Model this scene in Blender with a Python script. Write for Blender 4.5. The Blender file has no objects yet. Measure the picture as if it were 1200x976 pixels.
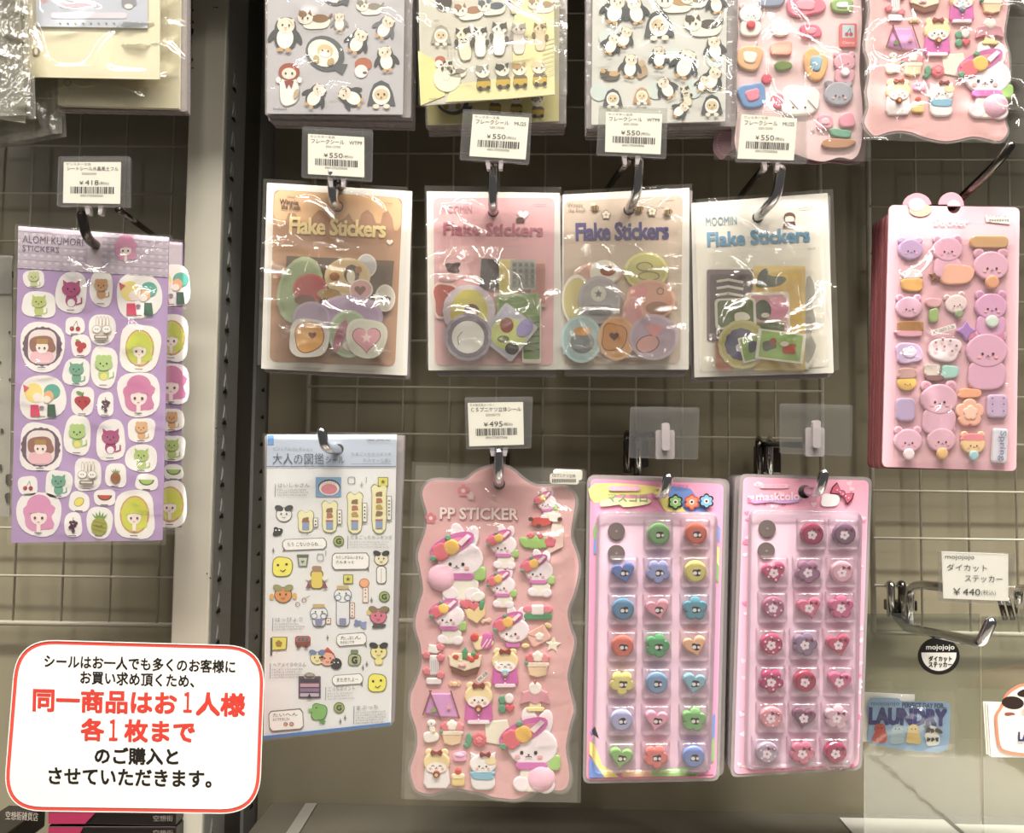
import bpy, math, random
from mathutils import Vector, Matrix, Euler, noise
from mathutils.geometry import tessellate_polygon

S = bpy.context.scene
C = S.collection
FPX, CX, CY, D = 1000.0, 600.0, 488.0, 0.70      # focal length in pixels of the 1200 x 976 frame, distance of the lens from the back board

# ---------------------------------------------------------------- camera
cam_d = bpy.data.cameras.new('camera'); cam = bpy.data.objects.new('camera', cam_d); C.objects.link(cam)
cam_d.sensor_width = 36; cam_d.lens = 36 * FPX / 1200; cam_d.clip_start = 0.01
CAM = Vector((0, -D, 1.25))
RM = Euler((math.radians(93.26), 0, 0)).to_matrix()
RM = Matrix.Rotation(math.radians(1.15), 3, 'Z') @ RM @ Matrix.Rotation(math.radians(0.65), 3, 'Z')
cam.matrix_world = Matrix.Translation(CAM) @ RM.to_4x4()
S.camera = cam

# ---------------------------------------------------------------- world, lights, exposure
S.view_settings.view_transform = 'Standard'; S.view_settings.look = 'None'
S.view_settings.exposure = -0.14; S.view_settings.gamma = 1.0
w_ = bpy.data.worlds.new('shop'); S.world = w_; w_.use_nodes = True
w_.node_tree.nodes['Background'].inputs[0].default_value = (1.0, 0.95, 0.88, 1)
w_.node_tree.nodes['Background'].inputs[1].default_value = 0.12

def area(name, loc, target, sx, sy, power, col=(1, .95, .87)):
    l = bpy.data.lights.new(name, 'AREA'); l.shape = 'RECTANGLE'; l.size = sx; l.size_y = sy; l.energy = power; l.color = col
    o = bpy.data.objects.new(name, l); C.objects.link(o); o.location = loc
    o.rotation_euler = (Vector(target) - Vector(loc)).to_track_quat('-Z', 'Y').to_euler()
    return o
area('ceiling_lamp', (0.15, -0.93, 3.05), (0.1, 0, 1.15), 1.7, 0.14, 160)
area('ceiling_lamp', (-0.75, -0.98, 2.95), (-0.1, 0, 1.1), 0.16, 1.0, 22)
area('ceiling_lamp', (1.0, -0.98, 2.95), (0.1, 0, 1.1), 0.16, 1.0, 22)

area('added_glint_strip', (-0.9, -2.0, 3.0), (0, 0, 1.1), 1.2, 0.07, 11)  # unseen strips, added to put glints on the wrinkled films
area('added_glint_strip', (0.8, -2.1, 3.1), (0, 0, 1.1), 1.2, 0.07, 11)
area('added_glint_strip', (0.1, -1.8, 3.15), (0, 0, 1.1), 0.07, 1.2, 11)
area('added_glint_strip', (1.6, -1.5, 2.7), (0, 0, 1.1), 0.07, 1.2, 9)
area('added_glint_strip', (-1.5, -1.6, 2.8), (0, 0, 1.1), 0.07, 1.2, 9)

# ---------------------------------------------------------------- pixel -> place helpers
def ray(px, py):
    return RM @ Vector(((px - CX) / FPX, -(py - CY) / FPX, -1.0))
class Plane:
    """an upright plane at distance d in front of the back board, optionally swung a little (sx, sy in metres per pixel)"""
    def __init__(s, d, px=600, py=488, sx=0.0, sy=0.0):
        s.d, s.px, s.py, s.sx, s.sy = d, px, py, sx, sy
    def __call__(s, px, py, z=0.0):
        d = s.d + (px - s.px) * s.sx + (py - s.py) * s.sy
        r = ray(px, py); t = (D - d) / r.y
        p = CAM + r * t
        p.y -= z
        return p
def P(px, py, d): return Plane(d)(px, py)

# ---------------------------------------------------------------- colours and materials
def lin(c):
    return c / 12.92 if c <= 0.04045 else ((c + 0.055) / 1.055) ** 2.4
_cc = {}
def rgb(h):
    if isinstance(h, tuple): return h
    if h not in _cc:
        s = h.lstrip('#')
        if len(s) == 3: s = ''.join(ch * 2 for ch in s)
        _cc[h] = tuple(lin(int(s[i:i + 2], 16) / 255) for i in (0, 2, 4)) + (1.0,)
    return _cc[h]

MAT = {}
def new_mat(name):
    m = bpy.data.materials.new(name); m.use_nodes = True
    MAT[name] = m
    return m, m.node_tree.nodes, m.node_tree.links, m.node_tree.nodes['Principled BSDF']
def pigment(name, rough, coat=0.0, spec=0.5, grain=0.0, gs=400, sss=0):
    m, n, l, b = new_mat(name)
    at = n.new('ShaderNodeAttribute'); at.attribute_name = 'Col'
    b.inputs['Roughness'].default_value = rough
    b.inputs['Coat Weight'].default_value = coat; b.inputs['Coat Roughness'].default_value = 0.08
    b.inputs['Specular IOR Level'].default_value = spec
    l.new(at.outputs['Color'], b.inputs['Base Color'])
    if grain:
        tc = n.new('ShaderNodeTexCoord'); no = n.new('ShaderNodeTexNoise'); no.inputs['Scale'].default_value = gs
        l.new(tc.outputs['Object'], no.inputs['Vector'])
        bp = n.new('ShaderNodeBump'); bp.inputs['Strength'].default_value = grain; bp.inputs['Distance'].default_value = 0.0003
        l.new(no.outputs['Fac'], bp.inputs['Height']); l.new(bp.outputs['Normal'], b.inputs['Normal'])
    return m
pigment('print', 0.5, 0.0, 0.4)
pigment('puffy', 0.42, 0.12, 0.4)
pigment('badge', 0.18, 0.7, 0.5)
pigment('bubble', 0.2, 0.6, 0.5)
pigment('rough_paper', 0.7, 0, 0.3, 0.1)

def solid(name, col, rough, metal=0.0, noise_amt=0.0, scale=8, bump=0.0, bscale=60, coat=0.0, spec=0.5):
    m, n, l, b = new_mat(name)
    c = rgb(col)
    b.inputs['Roughness'].default_value = rough; b.inputs['Metallic'].default_value = metal
    b.inputs['Coat Weight'].default_value = coat; b.inputs['Specular IOR Level'].default_value = spec
    tc = n.new('ShaderNodeTexCoord')
    no = n.new('ShaderNodeTexNoise'); no.inputs['Scale'].default_value = scale; no.inputs['Detail'].default_value = 4
    l.new(tc.outputs['Object'], no.inputs['Vector'])
    cr = n.new('ShaderNodeValToRGB')
    cr.color_ramp.elements[0].position = 0.3; cr.color_ramp.elements[1].position = 0.7
    cr.color_ramp.elements[0].color = tuple(x * (1 - noise_amt) for x in c[:3]) + (1,)
    cr.color_ramp.elements[1].color = tuple(min(1, x * (1 + noise_amt)) for x in c[:3]) + (1,)
    l.new(no.outputs['Fac'], cr.inputs['Fac']); l.new(cr.outputs['Color'], b.inputs['Base Color'])
    if bump:
        n2 = n.new('ShaderNodeTexNoise'); n2.inputs['Scale'].default_value = bscale
        l.new(tc.outputs['Object'], n2.inputs['Vector'])
        bp = n.new('ShaderNodeBump'); bp.inputs['Strength'].default_value = bump; bp.inputs['Distance'].default_value = 0.001
        l.new(n2.outputs['Fac'], bp.inputs['Height']); l.new(bp.outputs['Normal'], b.inputs['Normal'])
    return m
solid('board', '#98907a', 0.30, 0, 0.05, 3, 0.03, 8, spec=0.5)
solid('post_paint', '#c9c4b4', 0.4, 0, 0.03, 20, 0.03, 300)
solid('side_paint', '#8f8f8c', 0.4, 0, 0.05, 20)
solid('panel_paint', '#4a473f', 0.5, 0, 0.05, 20)
solid('wire_paint', '#bab3a2', 0.4, 0, 0.04, 30)
solid('shelf_paint', '#6c675d', 0.16, 0, 0.05, 6, 0.05, 10)
solid('chrome', '#c9c9cc', 0.14, 1.0, 0.1, 60)
solid('dark_steel', '#6b6762', 0.22, 1.0, 0.15, 60)
solid('black_hole', '#0b0a0a', 0.8)
solid('chip', '#3b352b', 0.8)
solid('black_box', '#191513', 0.3, 0, 0.2, 30)
solid('magenta_box', '#8c2440', 0.3, 0, 0.1, 30)

def clear(name, tint, base, edge, rough, bump=0.0, bscale=80, milk=0.0, milkcol='#ffffff'):
    """thin clear plastic: see-through sheet with a clear-coat reflection, optionally a little milky"""
    m, n, l, b = new_mat(name)
    n.remove(b); out = n['Material Output']
    tr = n.new('ShaderNodeBsdfTransparent'); tr.inputs[0].default_value = rgb(tint)
    gl = n.new('ShaderNodeBsdfGlossy'); gl.inputs['Roughness'].default_value = rough; gl.inputs[0].default_value = (1, 1, 1, 1)
    lw = n.new('ShaderNodeLayerWeight'); lw.inputs['Blend'].default_value = 0.35
    mr = n.new('ShaderNodeMapRange'); mr.inputs['To Min'].default_value = base; mr.inputs['To Max'].default_value = edge
    l.new(lw.outputs['Fresnel'], mr.inputs['Value'])
    mix = n.new('ShaderNodeMixShader'); l.new(mr.outputs['Result'], mix.inputs[0]); l.new(tr.outputs[0], mix.inputs[1]); l.new(gl.outputs[0], mix.inputs[2])
    last = mix
    if milk:
        df = n.new('ShaderNodeBsdfDiffuse'); df.inputs[0].default_value = rgb(milkcol)
        m2 = n.new('ShaderNodeMixShader'); m2.inputs[0].default_value = milk
        l.new(mix.outputs[0], m2.inputs[1]); l.new(df.outputs[0], m2.inputs[2]); last = m2
    if bump:
        tc = n.new('ShaderNodeTexCoord'); no = n.new('ShaderNodeTexNoise'); no.inputs['Scale'].default_value = bscale; no.inputs['Detail'].default_value = 3
        no.inputs['Distortion'].default_value = 1.5
        l.new(tc.outputs['Object'], no.inputs['Vector'])
        bp = n.new('ShaderNodeBump'); bp.inputs['Strength'].default_value = bump; bp.inputs['Distance'].default_value = 0.002
        l.new(no.outputs['Fac'], bp.inputs['Height']); l.new(bp.outputs['Normal'], gl.inputs['Normal']); l.new(bp.outputs['Normal'], lw.inputs['Normal'])
    l.new(last.outputs[0], out.inputs[0])
    return m
clear('film', '#fefefc', 0.045, 0.6, 0.06, 0.10, 70, 0.035, '#efe9df')
clear('crumpled_film', '#f2f0ea', 0.14, 0.9, 0.10, 0.6, 110, 0.10, '#e9e6da')
clear('acrylic', '#fafaf8', 0.04, 0.6, 0.04, 0, 80, 0.02)
clear('blister', '#fefdfe', 0.03, 0.7, 0.09, 0.15, 200, 0.035, '#f6e8f0')
clear('hard_sheet', '#f0f2ee', 0.06, 0.6, 0.06, 0.06, 30, 0.03, '#cfd4cc')
clear('clear_edge', '#e6e2e0', 0.15, 0.9, 0.1, 0.3, 150, 0.30, '#d9cfd0')

# ---------------------------------------------------------------- object helpers
def tag(o, label=None, cat=None, group=None, kind=None):
    if label: o['label'] = label
    if cat: o['category'] = cat
    if group: o['group'] = group
    if kind: o['kind'] = kind
    return o
def thing(name, loc, label, cat, group=None):
    o = bpy.data.objects.new(name, None); C.objects.link(o); o.location = loc; o.empty_display_size = 0.02
    return tag(o, label, cat, group)
def mesh_obj(name, verts, faces, mat, parent=None, cols=None, smooth=False):
    """verts in world space; the object's origin is put at the middle of the geometry"""
    n = len(verts)
    c = Vector((sum(v[0] for v in verts) / n, sum(v[1] for v in verts) / n, sum(v[2] for v in verts) / n))
    me = bpy.data.meshes.new(name)
    me.from_pydata([tuple(Vector(v) - c) for v in verts], [], faces)
    me.materials.append(MAT[mat])
    if cols is not None:
        ca = me.color_attributes.new('Col', 'FLOAT_COLOR', 'CORNER')
        buf = []
        for f, col in zip(faces, cols): buf += list(col) * len(f)
        ca.data.foreach_set('color', buf)
    if smooth: me.polygons.foreach_set('use_smooth', [True] * len(faces))
    o = bpy.data.objects.new(name, me); C.objects.link(o)
    if parent:
        o.parent = parent; o.location = c - world_loc(parent)
    else: o.location = c
    return o
def world_loc(o):
    p = Vector(o.location)
    while o.parent: o = o.parent; p += Vector(o.location)
    return p
def copy_tree(o, parent=None):
    c = o.copy(); C.objects.link(c)
    if parent: c.parent = parent
    for ch in list(o.children): copy_tree(ch, c)
    return c
def box(name, lo, hi, mat, parent=None, bev=0.0, cols=None):
    x0, y0, z0 = lo; x1, y1, z1 = hi
    v = [(x0, y0, z0), (x1, y0, z0), (x1, y1, z0), (x0, y1, z0), (x0, y0, z1), (x1, y0, z1), (x1, y1, z1), (x0, y1, z1)]
    f = [(0, 3, 2, 1), (4, 5, 6, 7), (0, 1, 5, 4), (1, 2, 6, 5), (2, 3, 7, 6), (3, 0, 4, 7)]
    o = mesh_obj(name, v, f, mat, parent, [rgb(cols)] * 6 if cols else None)
    if bev:
        b = o.modifiers.new('bevel', 'BEVEL'); b.width = bev; b.segments = 2
    return o
def tube(name, pts, r, mat, parent=None, n=10, cap=True, smooth=True, round_end=False):
    pts = [Vector(p) for p in pts]
    rs = [r] * len(pts)
    if round_end:
        d = (pts[-1] - pts[-2]).normalized()
        e = pts[-1].copy()
        pts += [e + d * r * .5, e + d * r * .85, e + d * r]; rs += [r * .85, r * .5, r * .1]
    V, F = [], []
    prev = None
    for i, p in enumerate(pts):
        a = pts[max(i - 1, 0)]; b = pts[min(i + 1, len(pts) - 1)]
        t = (b - a).normalized()
        if prev is None:
            u = t.cross(Vector((0, 0, 1)))
            if u.length < .1: u = t.cross(Vector((1, 0, 0)))
        else: u = prev - t * prev.dot(t)
        u.normalize(); prev = u; v = t.cross(u)
        for k in range(n):
            an = 2 * math.pi * k / n
            V.append(p + (u * math.cos(an) + v * math.sin(an)) * rs[i])
    for i in range(len(pts) - 1):
        for k in range(n):
            k2 = (k + 1) % n
            F.append((i * n + k, i * n + k2, (i + 1) * n + k2, (i + 1) * n + k))
    if cap:
        F.append(tuple(range(n))[::-1]); F.append(tuple(range((len(pts) - 1) * n, len(pts) * n)))
    return mesh_obj(name, V, F, mat, parent, smooth=smooth)
def bend(pts, r=0.006, k=5):
    """round the inner corners of a polyline"""
    pts = [Vector(p) for p in pts]; out = [pts[0]]
    for i in range(1, len(pts) - 1):
        a, b, c = pts[i - 1], pts[i], pts[i + 1]
        ra = min(r, (a - b).length * .45); rc = min(r, (c - b).length * .45)
        p, q = b + (a - b).normalized() * ra, b + (c - b).normalized() * rc
        for j in range(k + 1):
            t = j / k
            out.append(p * (1 - t) ** 2 + b * 2 * t * (1 - t) + q * t * t)
    out.append(pts[-1]); return out

# ---------------------------------------------------------------- 2D shapes (pixel units, y down)
TAU = 2 * math.pi
def ell(cx, cy, rx, ry=None, rot=0, n=20):
    ry = rx if ry is None else ry
    c, s = math.cos(math.radians(rot)), math.sin(math.radians(rot)); o = []
    for k in range(n):
        a = TAU * k / n; x, y = rx * math.cos(a), ry * math.sin(a)
        o.append((cx + x * c - y * s, cy + x * s + y * c))
    return o
def blob(cx, cy, rx, ry, wob=.1, seed=0, n=26, k=3):
    rn = random.Random(seed); ph = [rn.uniform(0, TAU) for _ in range(3)]
    o = []
    for i in range(n):
        a = TAU * i / n
        f = 1 + wob * (math.sin(k * a + ph[0]) * .5 + math.sin((k + 1) * a + ph[1]) * .35 + math.sin(2 * a + ph[2]) * .3)
        # squarish
        q = (abs(math.cos(a)) ** 3 + abs(math.sin(a)) ** 3) ** (-1 / 3)
        o.append((cx + rx * f * q * math.cos(a) * .95, cy + ry * f * q * math.sin(a) * .95))
    return o
def star(cx, cy, r, r2=.45, n=5, rot=0):
    return [(cx + (r if i % 2 == 0 else r * r2) * math.sin(math.radians(rot) + math.pi * i / n), cy - (r if i % 2 == 0 else r * r2) * math.cos(math.radians(rot) + math.pi * i / n)) for i in range(2 * n)]
def flower(cx, cy, r, petals=5, depth=.2, rot=0, n=40):
    o = []
    for i in range(n):
        a = TAU * i / n
        rr = r * (1 - depth + depth * abs(math.cos(petals * a / 2)) ** .7 * 1.1)
        an = a + math.radians(rot - 90)
        o.append((cx + rr * math.cos(an), cy + rr * math.sin(an)))
    return o
def heart(cx, cy, r, rot=0, n=28):
    o = []; c, s = math.cos(math.radians(rot)), math.sin(math.radians(rot))
    for i in range(n):
        t = TAU * i / n
        x = 16 * math.sin(t) ** 3 / 17 * r
        y = -(13 * math.cos(t) - 5 * math.cos(2 * t) - 2 * math.cos(3 * t) - math.cos(4 * t)) / 17 * r
        o.append((cx + x * c - y * s, cy + x * s + y * c))
    return o
def rrect(x0, y0, x1, y1, r=2, n=4):
    o = []
    for (cx, cy, a0) in ((x1 - r, y0 + r, -90), (x1 - r, y1 - r, 0), (x0 + r, y1 - r, 90), (x0 + r, y0 + r, 180)):
        for k in range(n + 1):
            a = math.radians(a0 + 90 * k / n); o.append((cx + r * math.cos(a), cy + r * math.sin(a)))
    return o
def rot_pts(pts, cx, cy, deg):
    c, s = math.cos(math.radians(deg)), math.sin(math.radians(deg))
    return [(cx + (x - cx) * c - (y - cy) * s, cy + (x - cx) * s + (y - cy) * c) for x, y in pts]
def rquad(q, r, n=5):
    """quad (TL, TR, BR, BL) with rounded corners"""
    o = []
    for i in range(4):
        a, b, c = Vector(q[i - 1]), Vector(q[i]), Vector(q[(i + 1) % 4])
        p, s = b + (a - b).normalized() * r, b + (c - b).normalized() * r
        for k in range(n + 1):
            t = k / n; v = p * (1 - t) ** 2 + b * 2 * t * (1 - t) + s * t * t; o.append((v.x, v.y))
    return o
def smooth_loop(pts, k=4):
    o = []; n = len(pts)
    for i in range(n):
        p0, p1, p2, p3 = [Vector(pts[(i + j) % n]) for j in (-1, 0, 1, 2)]
        for q in range(k):
            t = q / k
            v = .5 * ((2 * p1) + (p2 - p0) * t + (2 * p0 - 5 * p1 + 4 * p2 - p3) * t * t + (3 * p1 - p0 - 3 * p2 + p3) * t ** 3)
            o.append((v.x, v.y))
    return o
def stroke(pts, w):
    """ribbon polygons for a polyline"""
    out = []
    for a, b in zip(pts, pts[1:]):
        dx, dy = b[0] - a[0], b[1] - a[1]; L = math.hypot(dx, dy) or 1; nx, ny = -dy / L * w / 2, dx / L * w / 2
        ex, ey = dx / L * w * .25, dy / L * w * .25
        out.append([(a[0] + nx - ex, a[1] + ny - ey), (b[0] + nx + ex, b[1] + ny + ey), (b[0] - nx + ex, b[1] - ny + ey), (a[0] - nx - ex, a[1] - ny - ey)])
    return out
def bil(q, u, v):
    (a, b, c, d) = q
    x = (a[0] * (1 - u) + b[0] * u) * (1 - v) + (d[0] * (1 - u) + c[0] * u) * v
    y = (a[1] * (1 - u) + b[1] * u) * (1 - v) + (d[1] * (1 - u) + c[1] * u) * v
    return x, y
def inset(q, m):
    c = (sum(p[0] for p in q) / 4, sum(p[1] for p in q) / 4)
    o = []
    for x, y in q: o.append((x + (m if x < c[0] else -m), y + (m if y < c[1] else -m)))
    return o

# ---------------------------------------------------------------- lettering
_ts = bpy.data.scenes.new('lettering_bench')
_tcache = {}
def glyphs(s, bold=0.0, sp=1.0):
    key = (s, bold, sp)
    if key not in _tcache:
        cu = bpy.data.curves.new('t', 'FONT'); cu.body = s; cu.resolution_u = 2; cu.offset = bold; cu.space_character = sp
        o = bpy.data.objects.new('t', cu); _ts.collection.objects.link(o)
        vl = _ts.view_layers[0]; vl.update()
        dg = vl.depsgraph; dg.update()
        m = bpy.data.meshes.new_from_object(o.evaluated_get(dg))
        V = [(v.co.x, v.co.y) for v in m.vertices]; F = [tuple(p.vertices) for p in m.polygons]
        bpy.data.objects.remove(o); bpy.data.curves.remove(cu); bpy.data.meshes.remove(m)
        _tcache[key] = (V, F)
    return _tcache[key]

# ---------------------------------------------------------------- Art: flat and puffed shapes collected into one mesh
EPS = 0.00007
class Art:
    def __init__(s, pl, z=0.0, tf=None):
        s.pl, s.z, s.V, s.F, s.K = pl, z, [], [], []
        s.tf = tf or (lambda x, y: (x, y))
    def _ori(s, pts):
        a = sum(pts[i][0] * pts[(i + 1) % len(pts)][1] - pts[(i + 1) % len(pts)][0] * pts[i][1] for i in range(len(pts)))
        return pts if a < 0 else pts[::-1]
    def flat(s, pts, col, z=None, h=0.0, holes=()):
        """a cut-out; h > 0 gives it thickness behind its face"""
        if z is None: s.z += EPS; z = s.z
        pts = s._ori([s.tf(*p) for p in pts]); loops = [pts] + [s._ori([s.tf(*p) for p in hh]) for hh in holes]
        col = rgb(col); base = len(s.V); allp = [p for lp in loops for p in lp]
        s.V += [s.pl(x, y, z) for x, y in allp]
        if len(loops) == 1 and len(pts) == 4 : tris = [(0, 1, 2), (0, 2, 3)]
        else: tris = tessellate_polygon([[Vector((x, y, 0)) for x, y in lp] for lp in loops])
        for t in tris:
            a, b, c = (allp[i] for i in t)
            ar = (b[0] - a[0]) * (c[1] - a[1]) - (c[0] - a[0]) * (b[1] - a[1])
            s.F.append(tuple(base + i for i in (t if ar < 0 else t[::-1]))); s.K.append(col)
        if h > 0:
            for lp in loops:
                b2 = len(s.V); n = len(lp)
                s.V += [s.pl(x, y, z) for x, y in lp] + [s.pl(x, y, z - h) for x, y in lp]
                for i in range(n):
                    j = (i + 1) % n; s.F.append((b2 + i, b2 + n + i, b2 + n + j, b2 + j)); s.K.append(col)
            b3 = len(s.V); s.V += [s.pl(x, y, z - h) for x, y in allp]
            for t in tris: s.F.append(tuple(b3 + i for i in t)); s.K.append(col)
        return s
    def puff(s, pts, col, h, z=None, soft=1.0):
        """a pillowed shape standing h off the sheet"""
        if z is None: z = s.z
        pts = s._ori([s.tf(*p) for p in pts]); col = rgb(col)
        cx = sum(p[0] for p in pts) / len(pts); cy = sum(p[1] for p in pts) / len(pts); n = len(pts)
        R = max(math.hypot(p[0] - cx, p[1] - cy) for p in pts)
        base = len(s.V); rings = [(0, 0), (0, .5), (min(.5, .6 / max(R, 1) * soft), .8), (min(.3, 1.6 / max(R, 1) * soft), .95), (min(.5, 3.2 / max(R, 1) * soft), 1.0)]
        for ins, hh in rings:
            k = 1 - ins
            s.V += [s.pl(cx + (x - cx) * k, cy + (y - cy) * k, z + h * hh) for x, y in pts]
        s.V.append(s.pl(cx, cy, z + h * 1.0))
        m = len(rings)
        for r in range(m - 1):
            for i in range(n):
                j = (i + 1) % n; a = base + r * n; s.F.append((a + i, a + j, a + n + j, a + n + i)); s.K.append(col)
        a = base + (m - 1) * n; c = base + m * n
        for i in range(n): s.F.append((a + i, a + (i + 1) % n, c)); s.K.append(col)
        return s
    def dome(s, cx, cy, r, col, h, z=None, ry=None):
        """a rounded drop"""
        if z is None: z = s.z
        ry = ry or r
        col = rgb(col); n = 22; base = len(s.V); m = 6
        for k in range(m):
            a = math.pi / 2 * k / m
            s.V += [s.pl(*s.tf(cx + r * math.cos(a) * math.cos(-TAU * i / n), cy + ry * math.cos(a) * math.sin(-TAU * i / n)), z + h * math.sin(a)) for i in range(n)]
        s.V.append(s.pl(*s.tf(cx, cy), z + h))
        for k in range(m - 1):
            for i in range(n):
                j = (i + 1) % n; a = base + k * n; s.F.append((a + i, a + j, a + n + j, a + n + i)); s.K.append(col)
        a = base + (m - 1) * n; c = base + m * n
        for i in range(n): s.F.append((a + i, a + (i + 1) % n, c)); s.K.append(col)
        return s
    def line(s, pts, w, col, z=None):
        if z is None: s.z += EPS; z = s.z
        for q in stroke(pts, w): s.flat(q, col, z)
        return s
    def ring(s, pts, w, col, z=None): return s.line(list(pts) + [pts[0]], w, col, z)
    def text(s, body, x0, y0, x1, y1, col, rot=0, bold=0.0, z=None, sp=1.0):
        """lettering fitted into the box x0..x1, y0..y1 (pixels), turned by rot degrees"""
        if z is None: s.z += EPS; z = s.z
        heavy = max(0, bold) * .7
        V, F = glyphs(body, min(bold, 0), sp)
        if not V: return s
        ax, bx = min(v[0] for v in V), max(v[0] for v in V); ay, by = min(v[1] for v in V), max(v[1] for v in V)
        kx, ky = (x1 - x0) / max(bx - ax, 1e-4), (y1 - y0) / max(by - ay, 1e-4)
        mx, my = (x0 + x1) / 2, (y0 + y1) / 2; c, sn = math.cos(math.radians(rot)), math.sin(math.radians(rot))
        col = rgb(col); w = heavy * abs(y1 - y0)
        for zi, (dx, dy) in enumerate(((0, 0),) if w < .12 else ((-w, -w), (w, -w), (-w, w), (w, w), (w, 0), (-w, 0), (0, w), (0, -w))):
            zz = z + zi * 1.5e-5
            base = len(s.V)
            for x, y in V:
                X, Y = x0 + (x - ax) * kx - mx + dx, y1 - (y - ay) * ky - my + dy
                s.V.append(s.pl(*s.tf(mx + X * c - Y * sn, my + X * sn + Y * c), zz))
            for f in F: s.F.append(tuple(base + i for i in f)); s.K.append(col)
        return s
    def build(s, name, parent=None, mat='print', smooth=False):
        if not s.V: return None
        return mesh_obj(name, s.V, s.F, mat, parent, s.K, smooth)

def sheet_film(name, pl, q, z, parent, mat='film', nx=44, ny=56, amp=0.0009, wl=0.016, seed=0, bulge=0.0, drape=None, direc=0.0):
    """a wrinkled clear film over the quad q (TL, TR, BR, BL): real creases, pulled down to its edges"""
    V, F = [], []
    ca, sa = math.cos(direc), math.sin(direc)
    if mat == 'film': amp *= 1.7
    for j in range(ny + 1):
        for i in range(nx + 1):
            u, v = i / nx, j / ny
            p = pl(*bil(q, u, v), 0)
            X, Z = p.x * ca - p.z * sa, p.x * sa + p.z * ca
            e = min(1, 8 * min(u, 1 - u, v, 1 - v) + .15)
            a = noise.noise(Vector((X / (wl * 1.6), Z / (wl * 3.2), seed * 7.3)))
            b = noise.noise(Vector((X / (wl * .8), Z / (wl * 1.4), seed * 3.1 + 5)))
            n1 = noise.noise(Vector((X / (wl * 2.6) + Z / (wl * 1.9) + 9, Z / (wl * 2.2) - X / (wl * 3.2), seed + 20.0)))
            rdg = max(0.0, 1 - abs(n1) * 8.5) ** 1.6 * max(0.0, .30 + a)
            h = amp * (a * 1.5 + b * .4 + rdg * 4.2) * e + bulge * math.sin(math.pi * u) * math.sin(math.pi * v)
            if bulge == 0.0: h = max(h, -.0002)
            p.y -= z + h + .0004
            V.append(p)
    for j in range(ny):
        for i in range(nx):
            a = j * (nx + 1) + i; F.append((a, a + nx + 1, a + nx + 2, a + 1))
    return mesh_obj(name, V, F, mat, parent, smooth=True)

# ================================================================ THE SETTING
zf = P(600, 945, 0).z           # height of the shelf
zt = P(600, -152, 0).z
xl, xr = P(-160, 400, 0).x, P(1420, 400, 0).x
PD = 0.117                      # the upright stands this far in front of the board
px_front = (P(220, 150, PD).x, P(262.5, 150, PD).x)
xp = px_front[1]                # inner face of the upright
tag(box('wall_back', (xp + .001, 0, zf - .02), (xr, .012, zt), 'board'), kind='structure')
tag(box('wall_back_left', (xl, 0, zf - .12), (xp - .001, .012, zt), 'board'), kind='structure')
tag(box('added_shade_canopy', (xl, -0.195, zt), (xr, .012, zt + .02), 'panel_paint'), kind='structure')  # canopy above the frame, added to shade the upper back board
tag(box('added_shade_panel_1', (xl, -0.200, P(600, -156, .2).z), (xr, -0.190, zt), 'panel_paint'), kind='structure')  # hanging panel out of view, added to keep lamp light off the board
sh = tag(box('display_shelf', (xp + .012, -.50, zf - .028), (xr, -.0005, zf), 'shelf_paint', bev=.001), 'glossy grey metal shelf board along the foot of the right bays', 'shelf')
sl = tag(box('display_shelf', (xl, -.42, zf - .13), (px_front[0] - .004, -.0005, zf - .105), 'shelf_paint', bev=.001), 'grey metal shelf board under the black boxes at lower left', 'shelf')

# upright post with slotted side
post = thing('slotted_upright', (sum(px_front) / 2, -PD / 2, zf - .1), 'cream metal shop-fitting upright with a slotted side face between the bays', 'shelf upright')
ptop, pbot = zt, zf - .1
pw = 0.0015
box('front_face', (px_front[0], -PD, pbot), (px_front[1], -PD + .004, ptop), 'post_paint', post, bev=.0012)
box('outer_side', (px_front[0], -PD + .004, pbot), (px_front[0] + .004, -.001, ptop), 'post_paint', post)
y_s = -PD + .044
box('side_face', (xp - .003, -PD + .004, pbot), (xp, y_s, ptop), 'side_paint', post, bev=.0008)
box('rear_side', (xp - .006, y_s + .002, pbot), (xp - .003, -.001, ptop), 'panel_paint', post)
def slot_mesh(name, x, yc, zc, w, h, depth, parent):
    """a tear-drop slot: a pressed lip with a dark mouth below it"""
    V, F = [], []
    pr = [(-w / 2, -h * .35), (w / 2, -h * .35), (w / 2, -h * .05), (w * .1, h * .65), (-w * .1, h * .65), (-w / 2, -h * .05)]
    n = len(pr)
    for sx in (0, 1):
        for (a, b) in pr:
            k = 1 - .35 * sx; V.append((x + (depth if sx and b > -h * .2 else .0002), yc + a * k, zc + b * k))
    F.append(tuple(range(n, 2 * n)))
    for i in range(n): F.append((i, (i + 1) % n, n + (i + 1) % n, n + i))
    o = mesh_obj(name, V, F, 'side_paint', parent)
    return o
def mouth(x, yc, zc, w, h, parent):
    V = [(x + .0005, yc - w * .42, zc), (x + .0005, yc + w * .42, zc), (x + .0005, yc + w * .25, zc + h * .28), (x + .0005, yc - w * .42, zc + h * .12)]
    return mesh_obj('slot_opening', V, [(0, 1, 2, 3)], 'black_hole', parent)
pitch = None
yc = -PD + .017
zA = Plane(PD - .017)(272, 525).z; zB = Plane(PD - .017)(271, 635).z
pitch = (zA - zB) / 3
first = None
k = -9
z0 = zA
items = []
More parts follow.
